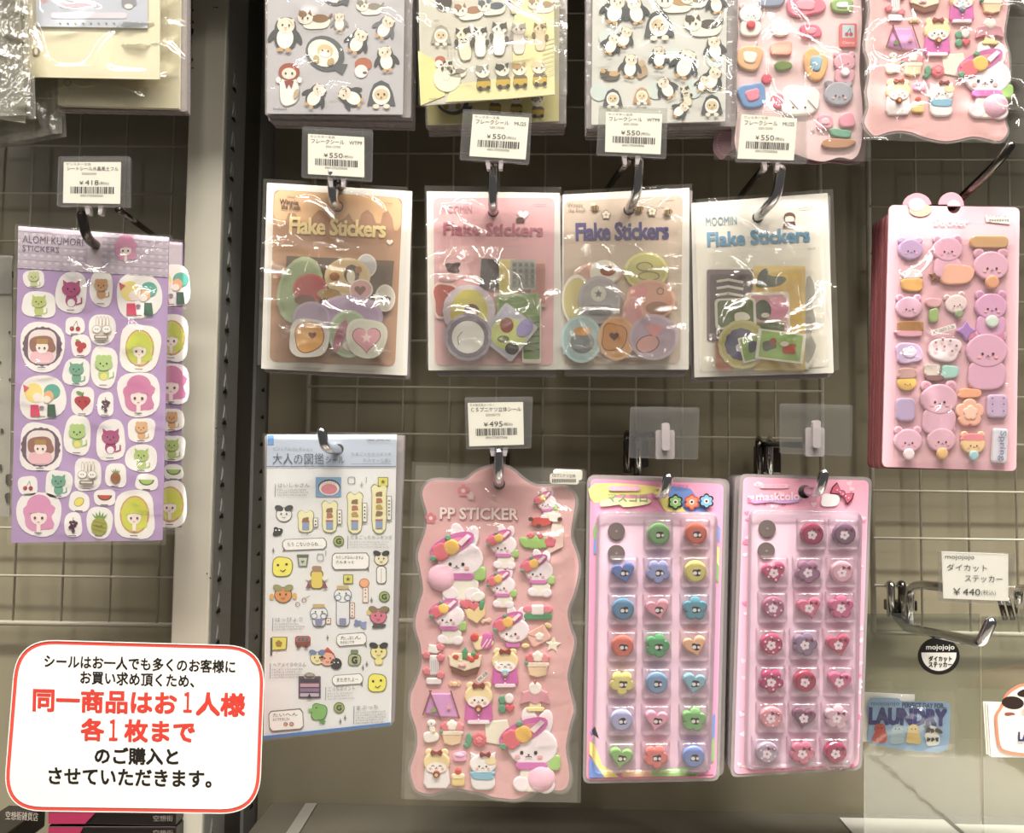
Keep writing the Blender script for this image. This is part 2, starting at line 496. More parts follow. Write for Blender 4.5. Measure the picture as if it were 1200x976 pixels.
for k in range(-12, 17):
    z = z0 - k * pitch
    if z < pbot + .01 or z > ptop - .01: continue
    if first is None:
        first = slot_mesh('slot', xp, yc, z, .007, .014, .0010, post); m1 = mouth(xp, yc, z - .0055, .010, .013, post)
        items.append((first, m1, z))
    else:
        f, m1, zz = items[0]
        for o in (f, m1):
            c = o.copy(); C.objects.link(c); c.location.z += z - zz
x2 = xp + .0005
rear = box('rear_strip', (xp - .0035, -.030, pbot), (xp - .0005, -.002, ptop), 'side_paint', post)
f, m1, zz = items[0]
for k in range(-6, 17):
    z = z0 - k * pitch * 1.0 + pitch * .4
    if z < pbot + .01 or z > ptop - .01: continue
    c = m1.copy(); C.objects.link(c); c.location.z += z - zz; c.location.y += (-.014 - yc); c.location.x += .0
rn = random.Random(4)
a = Art(Plane(PD + .0006))
for (x, y, w, h) in ((226, 12, 1.6, 2.2), (226, 26, 1.8, 3), (225.5, 37, 2.2, 8), (225.5, 70, 1.6, 3), (226, 80, 2.5, 1.2), (254, 9, 3, .9), (251, 9, 1, .9), (254, 502, 1.4, 1.2), (257, 512, 2.2, .9), (256, 519, 1.2, .9), (243, 672, 1.4, 1.4), (247, 677, 1.6, 1.3), (257, 643, .9, 1)):
    a.flat(blob(x, y, w / 2 + .3, h / 2 + .3, .3, int(x + y), 10), '#3b352b')
a.build('paint_chip', post)

# wire grid panels
def wire_grid(label, xs, frame_xs, zs, rail_zs, grp):
    x0, x1 = frame_xs[0], frame_xs[-1]; zt_, zb_ = max(zs + rail_zs), min(rail_zs)
    t = thing('wire_grid_panel', ((x0 + x1) / 2, -.012, zb_), label, 'grid panel', grp)
    r, R, y = .00095, .0021, -.012
    v0 = None
    for x in xs:
        if v0 is None: v0 = tube('wire', [(x, y, zb_), (x, y, zt_)], r, 'wire_paint', t, n=8); vx = x
        else:
            c = v0.copy(); C.objects.link(c); c.location.x += x - vx
    h0 = None
    for z in zs:
        if h0 is None: h0 = tube('wire', [(x0, y - .0019, z), (x1, y - .0019, z)], r, 'wire_paint', t, n=8); hz = z
        else:
            c = h0.copy(); C.objects.link(c); c.location.z += z - hz
    for x in frame_xs: tube('frame_tube', [(x, y, zb_), (x, y, zt_)], R, 'wire_paint', t, n=10)
    for z in rail_zs: tube('rail', [(x0, y, z), (x1, y, z)], R, 'wire_paint', t, n=10)
G = Plane(.012)
mx = [G(363 + 54.55 * k, 500).x for k in range(1, 11)]
mz = [G(580, 729 - 54.8 * k).z for k in range(1, 19)]
wire_grid('cream wire grid with square mesh behind the middle bay of sticker packs', mx, [G(361, 500).x, G(963, 500).x], mz, [G(580, 729).z], 'wire grids on the back board')
rx = [G(1021.5 + 55.8 * k, 500).x for k in range(1, 6)]
rz = [G(1100, 742 - 55.45 * k).z for k in range(1, 19)]
wire_grid('cream wire grid with square mesh behind the right bay, beside the pink sheets', rx, [G(1021, 500).x, G(1356, 500).x], rz, [G(1100, 742).z], 'wire grids on the back board')
lx = [G(190 - 55.8 * k, 560).x for k in range(0, 6)]
lz = [G(100, 731 - 55.9 * k).z for k in range(1, 18)]
wire_grid('cream wire grid with square mesh left of the cream upright', lx, [G(-145, 560).x, px_front[0] + .004], lz, [G(100, 731).z], 'wire grids on the back board')

# ================================================================ HOOKS
def hook(label, wall, hole, bendp, tip, arm=None, dh=.17, db=.19, dt=.192, mat='chrome', r=.0030, steel='dark_steel', extra=True):
    """wall/hole/bendp/tip are where the rod leaves the grid, passes the pack, turns up and ends"""
    W = P(*wall, .016)
    t = thing('display_hook', W, label, 'hook')
    pts = [W, P(*hole, dh), P(*bendp, db), P(*tip, dt)]
    tube('rod', bend(pts, .007, 6), r, mat, t, n=14, round_end=True)
    # clip that sits over two grid wires
    x, z = W.x, W.z
    mc = box('mounting_clip', (x - .010, -.0185, z - .006), (x + .010, -.0150, z + .016), steel, t, bev=.0008)
    for s in (-1, 1):
        tube('clip_hook', bend([(x + s * .008, -.0185, z - .012), (x + s * .008, -.0185, z + .018), (x + s * .008, -.009, z + .021), (x + s * .008, -.008, z + .015)], .003, 3), .0016, steel, mc, n=8)
    if arm:
        (wx, wy), (tx, ty), dd = arm
        A = P(wx, wy, .018); B = P(tx, ty, dd)
        tube('tag_arm', [A, B], .0021, steel, t, n=10)
        tube('arm_riser', [A, Vector((A.x, A.y, min(A.z, W.z) - .002 if A.z > W.z else max(A.z, W.z) + .002))], .0021, steel, t, n=8)
    return t

def tag_holder(label, q, d, slot=True, clipx=None, group='clear price tag holders', lower=True, notch=False):
    """a clear folded acrylic sleeve with two clip feet below"""
    pl = Plane(d)
    cx = (q[3][0] + q[2][0]) / 2; by = (q[3][1] + q[2][1]) / 2
    t = thing('tag_holder', pl(cx, by), label, 'tag holder', group)
    a = Art(pl, z=.0006); a.flat(rquad(q, 2), '#fff', .0009, h=.0007)
    fs = a.build('front_sheet', t, 'acrylic')
    a = Art(pl); a.flat(rquad(q, 2), '#fff', -.0012, h=.0007); a.build('rear_sheet', t, 'acrylic')
    e = Art(pl)
    rq = rquad(q, 2); e.ring(rq, 1.1, '#d8d4c8', .0010)
    e.build('polished_edge', fs, 'blister')
    clipx = cx if clipx is None else clipx
    if lower:
        a = Art(pl)
        for s in (-1, 1):
            a.flat([(clipx + s * 8 - 3, by - 1), (clipx + s * 8 + 3, by - 1), (clipx + s * 7 + 2, by + 9), (clipx + s * 7 - 2, by + 9)], '#ddd', .0006, h=.004)
        a.build('clip_foot', t, 'clear_edge')
    return t

def price_tag(q, d, label, maker, title, code, price, rot=0, seed=0, cut=0):
    pl = Plane(d); cx = (q[3][0] + q[2][0]) / 2; by = (q[3][1] + q[2][1]) / 2
    t = thing('price_tag', pl(cx, by), label, 'price tag')
    a = Art(pl); a.flat(q, '#eeeae0', .0003, h=.0003); a.build('paper', t, 'rough_paper')
    w = q[1][0] - q[0][0]
    def at(u, v): return bil(q, u, v)
    def tx(body, u0, v0, u1, v1, col, bold=0.0):
        x0, y0 = at(u0, v0); x1, _ = at(u1, v0); _, y1 = at(u0, v1)
        k = Art(pl); my = at((u0 + u1) / 2, (v0 + v1) / 2)[1]; hh = (v1 - v0) * (q[3][1] - q[0][1]) / 2
        k.text(body, x0, my - hh, at(u1, v1)[0], my + hh, col, rot, bold, .0004); return k
    k = tx(maker, .04, .025, .48, .085, '#77726c'); b = tx(title, .06, .11, .96, .215, '#2a2724', .03)
    for o in (b, tx(code, .32, .26, .58, .315, '#8d8880'), tx('¥', .28, .46, .355, .55, '#3a3632', .02), tx(price[0], .38, .44, .62, .56, '#3a3632', .015), tx('(税込)', .63, .475, .80, .555, '#555'), tx('4901770' + code[-4:] + '06', .30, .79, .70, .845, '#6a655e')):
        n = len(k.V); k.V += o.V; k.F += [tuple(i + n for i in f) for f in o.F]; k.K += o.K
    k.build('lettering', t)
    a = Art(pl); rn = random.Random(seed); u = .13
    while u < .88:
        wd = rn.choice((.008, .012, .018, .024)); 
        a.flat([at(u, .60), at(min(u + wd, .9), .60), at(min(u + wd, .9), .765), at(u, .765)], '#26221f', .0004); u += wd + rn.choice((.008, .012, .018))
    a.build('barcode', t)
    return t

# ---- row of the top bays' tags and the hooks of the flake packs
hook('chrome display hook through the honey-brown header card', (420, 300), (396, 241), (391, 240), (388, 203), ((425, 268), (396, 214), .196), .182, .190, .195)
hook('chrome display hook through the dusty-pink header card', (585, 312), (578, 247), (577.5, 240), (578, 197), ((580, 262), (580, 190), .200), .182, .192, .196)
hook('chrome display hook through the tan header card with dark violet lettering', (712, 315), (737, 245), (747, 226), (749, 190), ((690, 250), (738, 186), .200), .182, .194, .198)
hook('chrome display hook through the white header card with slate-blue lettering', (850, 318), (888, 254), (911, 230), (915, 199), ((845, 257), (900, 191), .200), .182, .196, .200)
hook('dark steel hook through the purple gingham sticker sheet', (170, 330), (113, 288), (101, 278), (96, 252), ((190, 283), (139, 246), .196), .172, .186, .190, 'dark_steel')
hook('long dark hook slanting out of the bear-eared pink sheet at right', (1045, 335), (1118, 240), (1171, 189), (1184, 171), None, .172, .205, .21, 'dark_steel', .0026)
hook('stubby chrome hook turned up in front of the pale blue study sheet', (432, 560), (400, 527), (381, 526), (377, 506), None, .172, .189, .191)
hook('chrome hook through the scalloped pink sheet below the 495 yen tag', (592, 585), (585, 567), (584.5, 562), (584.5, 531), ((588, 545), (586, 524), .19), .172, .186, .190, 'chrome', .0030)
hook('chrome hook through the rainbow-bordered badge pack', (750, 590), (770, 578), (778, 580), (783, 560), ((746, 510), (776, 509), .178), .172, .187, .190)
hook('chrome hook through the pink heart-bordered badge pack', (905, 600), (945, 575), (960, 578), (966, 555), ((893, 520), (950, 522), .178), .172, .192, .196)

# bulky plated brackets seen above the two badge packs
def bracket(label, px, py, w=10, h=46):
    t = thing('hook_bracket', P(px, py + h, .03), label, 'hook bracket', None)
    for dx, m in ((0, 'dark_steel'), (w * 1.3, 'chrome')):
        tube('bracket_bar', bend([P(px + dx, py + h, .03), P(px + dx, py + 3, .03), P(px + dx, py, .016)], .004, 3), .0028, m, t, n=12, smooth=True)
    box('bracket_plate', tuple(P(px - 4, py + h - 6, .02)), tuple(P(px + w * 2.4, py + 8, .014)), 'dark_steel', t, bev=.001)
bracket('dark plated bracket on the grid above the rainbow-bordered pack', 735, 508)
bracket('dark plated bracket on the grid above the pink heart-bordered pack', 889, 515)
bracket('dark plated bracket on the grid behind the 495 yen tag', 578, 522, 8, 30)

# ---- price tags in their sleeves
def T(q, qi, d, lab, *a, **k):
    tag_holder('clear sleeve of the ' + lab, q, d)
    price_tag(qi, d + .0002, 'white paper ' + lab, *a, **k)
T([(70, 184), (153, 184), (153, 243), (68, 242)], [(75, 190), (142, 190), (141, 239), (74, 238)], .197, '418 yen price tag above the purple sticker sheet', 'サンスター文具', 'シートシール水晶風土フル', 'S0000000', ['418'], rot=.5, seed=1)
T([(355, 149), (437, 153), (436, 213), (354, 208)], [(361, 157), (427, 161), (427, 208), (361, 204)], .197, '550 yen tag ending WTP 9 left of the yellow cat sheet', 'サンスター文具', 'フレークシール　WTP9', 'S0013790', ['550'], rot=2.5, seed=2)
T([(543, 129), (623, 134), (620, 192), (539, 187)], [(554, 134), (620, 138), (616, 187), (550, 183)], .206, '550 yen tag ending MU25 under the tilted yellow cat sheet', 'サンスター文具', 'フレークシール　MU25', 'S0013000', ['550'], rot=3, seed=3)
T([(702, 125), (782, 128), (780, 186), (699, 182)], [(710, 131), (776, 134), (774, 181), (709, 178)], .206, '550 yen tag ending WTP 9 under the white penguin sheet', 'サンスター文具', 'フレークシール　WTP9', 'S0013000', ['550'], rot=1.5, seed=4)
T([(865, 130), (946, 132), (945, 192), (862, 190)], [(869, 134), (934, 139), (930, 188), (864, 186)], .206, '550 yen tag ending MU25 in front of the pink puffy sheet', 'サンスター文具', 'フレークシール　MU25', 'S0013000', ['550'], rot=2, seed=5)
T([(545, 466), (624, 465), (622, 525), (547, 526)], [(548, 472), (613, 471), (614, 521), (550, 523)], .19, '495 yen tag above the scalloped pink sheet', 'その他文具メーカー', 'ＣＳプニケツ立体シール', 'S2008770', ['495'], rot=-.8, seed=6)
def empty_holder(label, q, cl):
    t = tag_holder(label, q, .185, lower=False)
    pl = Plane(.185)
    a = Art(pl, z=.0012)
    cx = (q[0][0] + q[1][0]) / 2 - 5
    a.ring([(cx + 14 * math.cos(k * math.pi / 10), q[0][1] + 14 * math.sin(k * math.pi / 10)) for k in range(11)], .8, '#ddd')
    a.build('thumb_notch', t, 'blister')
    a = Art(pl)
    x, y = cl
    a.flat(rrect(x - 10, y - 14, x + 12, y + 20, 3), '#ccc', .002, h=.006)
    a.flat(rrect(x - 4, y - 22, x + 5, y + 10, 3), '#eee', .006, h=.004)
    a.build('swivel_clip', t, 'clear_edge')
empty_holder('empty clear tag holder above the rainbow-bordered badge pack', [(739, 477), (819, 478), (817, 538), (737, 536)], (778, 518))
empty_holder('empty clear tag holder above the pink heart-bordered badge pack', [(914, 473), (998, 475), (997, 534), (914, 531)], (953, 515))
for cl, nm in (((583, 528), 0), ((120, 247), 0)): pass

# ---- empty hook at lower right with handwritten card
t = thing('display_hook', P(1062, 735, .02), 'empty chrome hook with a long bottom bar under the handwritten card', 'hook')
tube('rod', bend([P(1045, 716, .02), P(1062, 735, .06), P(1150, 753, .185), P(1161, 729, .19)], .006, 6), .0033, 'chrome', t, n=14, round_end=True)
tube('tag_arm', bend([P(1066, 730, .055), P(1066, 689, .055), P(1078, 685, .07), P(1150, 693, .16)], .008, 6), .0033, 'chrome', t, n=14)
for dx in (0, 13):
    tube('bracket_bar', bend([P(1044 + dx, 722, .03), P(1044 + dx, 684, .03), P(1041 + dx, 686, .014)], .003, 3), .003, 'chrome' if dx == 0 else 'dark_steel', t, n=12)
box('bracket_plate', tuple(P(1040, 716, .022)), tuple(P(1070, 702, .014)), 'dark_steel', t, bev=.001)
t = thing('display_hook', P(1196, 700, .03), 'plated hook cut by the right edge beside the handwritten card', 'hook')
tube('rod', bend([P(1196, 722, .03), P(1193, 700, .05), P(1194, 690, .05), P(1240, 690, .14)], .006, 5), .0033, 'chrome', t, n=14)
for dx in (-14, -5): tube('bracket_bar', [P(1192 + dx, 726, .03), P(1185 + dx, 700, .03)], .002, 'dark_steel', t, n=10)

pl = Plane(.17)
q = [(1101, 645), (1188, 648), (1186, 709), (1100, 704)]
tag_holder('clear sleeve around the handwritten 440 yen card', q, .17, lower=False)
t = thing('handwritten_card', pl(1143, 704), 'handwritten white 440 yen card in pencil above the empty hook', 'price card')
a = Art(pl); a.flat([(1103, 646), (1181, 649), (1181, 704), (1105, 701)], '#f0ede6', .0005, h=.0003); a.build('paper', t, 'rough_paper')
a = Art(pl, .0006)
a.text('mojojojo', 1107, 650, 1141, 656.5, '#3c3a38', 1, -.004)
a.text('ダイカット', 1109, 661, 1156, 669, '#3c3a38', 1.5, -.004)
a.text('ステッカー', 1130, 674, 1174, 682, '#3c3a38', 1.5, -.004)
a.text('￥440', 1116, 689, 1148, 697, '#33312f', 1.5, .01); a.text('(税込)', 1149, 691, 1166, 698, '#4a4846', 1.5, -.004)
a.build('lettering', t)

# ================================================================ STICKER MOTIFS (plain, generic pictures)
def tfm(cx, cy, s=1.0, rot=0, flip=1):
    c, sn = math.cos(math.radians(rot)), math.sin(math.radians(rot))
    return lambda x, y: (cx + (x * flip * c - y * sn) * s, cy + (x * flip * sn + y * c) * s)
def comp(g, f): return lambda x, y: g(*f(x, y))

def face(a, x=0, y=0, s=1.0, c='#2a2022', closed=False, cheeks='#f0b4b4'):
    for k in (-1, 1):
        if closed: a.line([(x + k * 5 * s - 2 * s, y), (x + k * 5 * s, y - 1.2 * s), (x + k * 5 * s + 2 * s, y)], .8 * s, c)
        else: a.flat(ell(x + k * 5 * s, y, 1.3 * s, 1.4 * s, n=10), c)
        if cheeks: a.flat(ell(x + k * 8 * s, y + 3 * s, 2 * s, 1.4 * s, n=10), cheeks)
    a.flat([(x - 1 * s, y + 1 * s), (x + 1 * s, y + 1 * s), (x, y + 2.4 * s)], c)
    a.line([(x - 2.2 * s, y + 3 * s), (x, y + 2.4 * s), (x + 2.2 * s, y + 3 * s)], .6 * s, c)

def zt_(a, h): a.z = h + .00015
def ribbon(a, x, y, s, c):
    for k in (-1, 1): a.puff([(x, y - 1.2 * s), (x + k * 5 * s, y - 3.6 * s), (x + k * 7 * s, y), (x + k * 5 * s, y + 3.6 * s), (x, y + 1.2 * s)], c, .0007)
    a.puff(ell(x, y, 1.8 * s, n=10), c, .0010)

# each puffy motif draws in its own units: about 40 wide, centred on 0,0
def m_hatbunny(a, full=True, closed=False, scarf='#d77cc0', extra=None):
    w = '#f6ecf2'
    a.puff(ell(2, -17, 6, 11, -14), w, .0011); a.puff(ell(13, -15, 6, 11, 14), w, .0011)
    if full:
        a.puff(blob(6, 25, 13, 12, .08, 3), '#f4f0e4', .0013); a.puff(ell(-4, 30, 7, 6), w, .0015); a.puff(ell(14, 31, 7, 6.5), w, .0015)
    a.puff(ell(4, 2, 19, 15), w, .0018)
    if full: a.puff(rrect(-9, 13, 16, 19, 3), scarf, .0019); a.puff(rrect(14, 8, 25, 20, 3), '#a6cf7c', .0015)
    zt_(a, .0018)
    a.flat(ell(-3, -10, 20, 8, -24), '#d06fb2'); a.flat(ell(-5, -8, 16, 5.6, -24), '#e294a8')
    a.puff(flower(-12, -4, 7.5, 6, .15), '#dd6f7e', .0009); a.puff(ell(-3, -8, 6.5, n=14), '#ecc065', .0011)
    a.flat([(2, -12), (10, -19), (13, -17), (5, -9)], '#fbe9f2', .0029)
    a.puff(ell(-6, -16, 2.5, 2.2, n=10), '#5d9f80', .0012); a.puff(ell(-18, 1, 2.6, 2.6, n=10), '#5d9f80', .0012)
    zt_(a, .0018); face(a, 1, 6, 1.05, closed=closed)
def m_bunnysit(a): m_hatbunny(a, True, True, '#e88fa0')
def m_bunnyhead(a):
    m_hatbunny(a, False); a.z = 0; a.puff(rrect(-6, 14, 12, 23, 4), '#d77cc0', .0012)
def m_bearpink(a, hold='#8a3a2a', closed=False, shirt='#d268b4', hair='#f3dfae', bow='#8a3428', body=None):
    for k in (-1, 1): a.puff(ell(k * 10, -17, 5, 5), hair, .0011)
    if body is None: body = shirt
    a.puff([(-15, 2), (15, 2), (17, 22), (13, 28), (-13, 28), (-17, 22)], body, .0014)
    if body != '#f3eef0': a.puff(rrect(-14, 23, 14, 28, 2), '#f6eaf0', .0016)
    a.puff(ell(0, -5, 17, 14), hair, .0018)
    zt_(a, .0018); a.flat(ell(0, 1, 13, 7), '#f9f2ee'); face(a, 0, -1, .95, closed=closed)
    a.z = .0019; ribbon(a, 0, -18, 1.15, bow)
    a.z = .0017
    if hold: a.puff(ell(0, 9, 4.6), hold, .0014); zt_(a, .0031); a.flat(ell(0, 9.5, 2.2), '#e8c07a')
    zt_(a, .0016)
    if body != '#f3eef0': a.flat(ell(0, 17, 1, n=8), '#fff'); a.flat(ell(0, 22, 1, n=8), '#fff')
def m_bearflower(a): m_bearpink(a, '#86b9dd', True)
def m_bearwhite(a): m_bearpink(a, '#8a2f26', True, '#f3eef0')
def m_catblue(a):
    for k in (-1, 1): a.puff([(k * 16, -21), (k * 5, -16), (k * 15, -8)], '#f2eef0', .0012)
    a.puff(blob(0, 14, 16, 14, .05, 2), '#f2eef0', .0014); a.puff(blob(0, 8, 17, 6, .15, 5), '#86bcd6', .0018); a.puff(ell(0, -6, 17, 13), '#f6f2f2', .0018)
    zt_(a, .0018); a.flat(ell(10, -11, 7, 5), '#f3dfae'); face(a, 0, -4, .9); a.z = .0019; ribbon(a, 3, -19, 1.1, '#8a3428')
def m_fruit(a):  # leafy sprig
    a.puff(ell(-6, -6, 6, 7), '#5d9f80', .0012); a.puff(ell(-6, 8, 6, 7), '#5d9f80', .0012); a.puff(ell(5, -8, 7, 8), '#f4eeee', .0014); a.puff(heart(6, 7, 8), '#d9606e', .0016)
def m_leaves(a):
    for k in range(-2, 3): a.puff(ell(k * 8, 2, 6, 10, k * 22), '#a3cc78', .0012)
    for k, x in enumerate((-8, 7)): a.puff(flower(x, -8, 5, 5), '#dd7486', .0015)
    a.puff(flower(21, 1, 9, 5), '#dd7486', .0016)
def m_cone(a):
    a.puff([(-12, -2), (12, -4), (10, 8), (0, 16), (-10, 8)], '#efd9a0', .0014)
    a.puff(heart(-9, -8, 8), '#df6f80', .0016); a.puff(heart(-1, -4, 7), '#df6f80', .0016); a.puff(ell(5, -14, 8, 6), '#f5f0ea', .0018); a.puff(ell(8, -4, 3, 6, 20), '#4f9a74', .0019); ribbon(a, 10, 14, .9, '#f0cbb4')
def m_grass(a):
    a.puff(rrect(-20, 2, 20, 11, 4), '#4f9a6c', .0014)
    for k in (-13, 13): a.puff(ell(k, -3, 8, 6), '#e88c9c', .0016)
    a.puff(rrect(-9, -9, 9, 5, 3), '#f5f0f0', .0018)
def m_cupcake(a):
    a.puff(rot_pts(rrect(-13, -4, 15, 13, 5), 0, 0, -20), '#f3e3b5', .0014); a.puff(rot_pts(rrect(0, -12, 16, 12, 6), 0, 0, 15), '#d46bb0', .0016); a.puff(ell(-9, -3, 6), '#cc4440', .0021)
    zt_(a, .0016)
    for k in (0, 5): a.line([(2 + k, 10), (9 + k, -1)], 1.4, '#f8e4f0')
def m_envelope(a):
    a.puff(rot_pts(rrect(-13, -10, 13, 10, 3), 0, 0, -28), '#efc0b4', .0014); a.puff(rot_pts([(-13, -10), (13, -10), (0, 4)], 0, 0, -28), '#f0b9ac', .0017); a.puff(flower(1, 0, 6, 5), '#f6efe8', .0021); a.puff(ell(-16, 12, 5, 3), '#ecd29a', .0014)
    a.puff(ell(12, -13, 5, 3, 30), '#ecd29a', .0014)
def m_star(a): a.puff(star(0, 0, 16, .5), '#f5eed8', .0006)
def m_letters(a):
    a.puff([(-10, -18), (-8, -30), (6, -28), (14, -22), (4, -16)], '#f4f0ee', .0014)
    a.puff(rrect(-7, -14, 7, 16, 2), '#f1ecec', .0014)
    for (x, y) in ((9, -26), (-12, -14), (9, -10), (-11, 10), (9, 16)): a.puff(flower(x, y, 6.5, 5), '#e0828e', .0017)
    a.puff(rrect(-12, 20, 11, 30, 3), '#f1ecec', .0014); zt_(a, .0014)
    for k in range(4): a.line([(-4 + k * 3, -8), (-4 + k * 3, 10)], .8, '#b9c6d2')
def m_basketcake(a):
    a.puff([(-19, 2), (19, 2), (15, 13), (0, 17), (-15, 12)], '#7e4a3a', .0012); a.puff([(-20, -8), (-10, -3), (20, -10), (18, 4), (0, 10), (-18, 4)], '#f3e7cc', .0016)
    a.puff(rrect(-17, -11, 17, -3, 4), '#efe0bd', .0015)
    for x, y in ((-11, -7), (3, -6), (8, -4), (13, -8)): a.puff(ell(x, y, 4.2, 3.5), '#cf4a40', .0020)
    a.puff([(-3, -4), (-4, -14), (0, -19), (3, -14), (3, -4)], '#4f9a6c', .0022); a.puff(ell(10, -11, 3.5, 2.5), '#4f9a6c', .0022)
    a.z = .0016; ribbon(a, -3, 3, .7, '#e8a0ac')
def m_basket(a):
    a.puff([(-14, 0), (14, 0), (11, 14), (0, 17), (-11, 14)], '#f0d3b0', .0015); a.puff(rrect(-15, -3, 15, 3, 3), '#f5e7d4', .0017)
    a.puff(flower(-9, -8, 7, 5), '#df7a86', .0017); a.puff(flower(9, -8, 7, 5), '#e79aa0', .0017); a.puff(flower(0, -10, 7.5, 5), '#f6f0e6', .0020); a.puff(ell(-14, -2, 3, 2.5), '#5d9f80', .0019)
def m_tiny(a): ribbon(a, 0, 0, 1.8, '#eec3a0'); a.puff(flower(0, 0, 5, 5), '#f2d9a8', .0016)
def m_tent(a):
    a.puff([(-15, -14), (12, -14), (21, 15), (-2, 15)], '#dba0d6', .0013); a.puff([(-15, -14), (-2, 15), (-21, 10)], '#cf92cc', .0012)
    zt_(a, .0016)
    for p in ([(-13, -18), (-23, 12)], [(-15, -18), (-1, 18)], [(11, -18), (22, 16)]): a.line(p, 1.8, '#8c5a58')
    a.flat(ell(-10, 6, 3.5, 3), '#8fae6c'); a.flat(star(9, 2, 5), '#e6b2b8')
def m_shroom(a):
    a.puff(rrect(-7, 4, 7, 16, 4), '#f3e2b8', .0013); a.puff([(-18, 8), (-15, -6), (0, -12), (15, -6), (18, 8), (8, 5), (0, 9), (-8, 5)], '#dc9fae', .0017); a.puff(ell(0, -10, 8, 8), '#f5efe8', .0020); a.puff(ell(0, -18, 2, 3), '#b77', .0021)
    a.puff(rrect(-11, 12, 11, 17, 2), '#ecdc9e', .0017)
def m_swan(a):
    a.puff(blob(0, 7, 11, 8, .1, 4), '#f6f1ea', .0014); a.puff(ell(2, -4, 4, 9, -10), '#f6f1ea', .0016); a.puff(ell(1, -12, 6, 5), '#f6f1ea', .0018); a.puff(ell(4, -1, 3, 2), '#e8d38a', .0019)
    zt_(a, .0018); a.flat(ell(1, -12, .9, n=8), '#222')
def m_rose(a):
    a.puff(flower(4, 0, 9, 6, .12), '#e0707e', .0016); a.puff(flower(4, 0, 5, 5, .2), '#e98a94', .0021); a.puff(ell(-9, 0, 4, 8), '#5d9f80', .0014); a.puff(ell(-12, 7, 4, 3), '#5d9f80', .0014)
def m_cakelet(a):
    a.puff(rrect(-9, -4, 9, 12, 4), '#f0d58e', .0015); a.puff(rrect(-9, -5, 9, 2, 3), '#f6ecc4', .0018); a.puff(ell(0, -8, 4.4), '#cf5244', .0021)
def m_pinkcake(a): a.puff(blob(0, 0, 11, 8, .15, 6), '#eeb2d4', .0013); a.puff(ell(0, -3, 7, 3), '#f5cfe4', .0019)
def m_lace(a): a.puff([(-16, -14), (12, -16), (16, 0), (4, 8), (8, 16), (-4, 14), (-14, 12)], '#f2eedb', .0005)
def m_bead(a): a.dome(0, 0, 17, '#f6c6da', .0036)
def m_bearplain(a, c='#dfa9c6', big=True, b2='#c9829f', hold=None):
    for k in (-1, 1): a.puff(ell(k * 12, -18, 5.5), c, .0012); 
    if big: a.puff(blob(0, 16, 17, 14, .05, 3), c, .0015)
    a.puff(ell(0, -5, 18, 15), c, .0018); zt_(a, .0018)
    for k in (-1, 1): a.flat(ell(k * 12, -17.5, 3.2, n=12), b2, .0014)
    face(a, 0, -2, .9)
    if hold: a.z = .0016; a.puff(ell(0, 12, 7), hold, .0016)
def mk_bear(c, big=True, hold=None, b2='#c9829f'): return lambda a: m_bearplain(a, c, big, b2, hold)
def mk_blob(c, seed=1, ry=12, rx=18, c2=None):
    def f(a):
        a.puff(blob(0, 0, rx, ry, .12, seed), c, .0016)
        if c2: a.puff(blob(0, 0, rx * .55, ry * .5, .1, seed + 1), c2, .0022)
    return f
def mk_shape(fn, c, h=.0016, c2=None):
    def f(a):
        a.puff(fn(16), c, h)
        if c2: a.puff(fn(9), c2, h + .0006)
    return f

def puffy(kind, x, y, s, pl, parent, rot=0, gtf=None, z=.0004, name='puffy_sticker'):
    f = tfm(x, y, s, rot); f = comp(gtf, f) if gtf else f
    a = Art(pl, z, f)
    # heights are measured from the sheet
    pz = lambda px, py, zz=0.0, b=pl: b(px, py, zz * min(1.0, .35 + .65 * s) + z)
    a.pl = pz; a.z = 0
    kind(a); return a.build(name, parent, 'puffy', False)

# flat printed stickers with a white cut border
def s_base(a, w, h, seed=0, col='#f5f1ee', wob=.07): a.flat(blob(0, 0, w / 2, h / 2, wob, seed), col, h=.0001)
def p_girl(a, hair='#dc8fb4', skin='#f8e9e4', bg=None, fr=None):
    if fr: a.flat(ell(0, 0, 17, 22), fr); a.flat(ell(0, 0, 15, 20), bg)
    a.flat(blob(0, 2, 16, 15, .18, 5, k=5), hair); a.flat(ell(0, -8, 12, 11), hair); a.flat(ell(0, 3, 8, 8), skin); a.flat(rrect(-2, 9, 2, 19, 1), skin)
    a.flat([(-9, 0), (-7, -7), (0, -5), (7, -7), (9, 0), (0, -2)], hair)
    for k in (-1, 1): a.flat(ell(k * 3.6, 4, 1.3, 1.5, n=8), '#5a3a44')
    a.line([(-1, 8), (1, 8)], .7, '#b55')
def p_animal(a, c, c2=None, ear='cat', tail=True):
    a.flat(ell(0, 9, 7, 8), c)
    if c2: a.flat(ell(0, 12, 4.5, 4.5), c2)
    if tail: a.line([(6, 14), (12, 12), (12, 6)], 1.6, c)
    if ear == 'cat':
        for k in (-1, 1): a.flat([(k * 10, -15), (k * 3, -10), (k * 9, -5)], c)
    elif ear == 'bun':
        for k in (-1, 1): a.flat(ell(k * 4, -16, 2.4, 8, k * 8), c)
    elif ear == 'spike':
        for k in (-1, 0, 1): a.flat(ell(k * 6, -11, 4, 4), c)
    a.flat(ell(0, -4, 11, 8.5), c)
    for k in (-1, 1): a.flat(ell(k * 4, -4, 1.1, 1.3, n=8), '#3a2530')
    a.flat(ell(0, -1, 1.1, .8, n=8), '#3a2530')
def p_cherry(a):
    a.line([(-4, 4), (3, -9), (6, 3)], .9, '#55503c'); a.flat(ell(-5, 5, 4.2), '#a8323c'); a.flat(ell(6, 5, 4.2), '#a8323c'); a.flat(ell(-6, 4, 1), '#e08a8a')
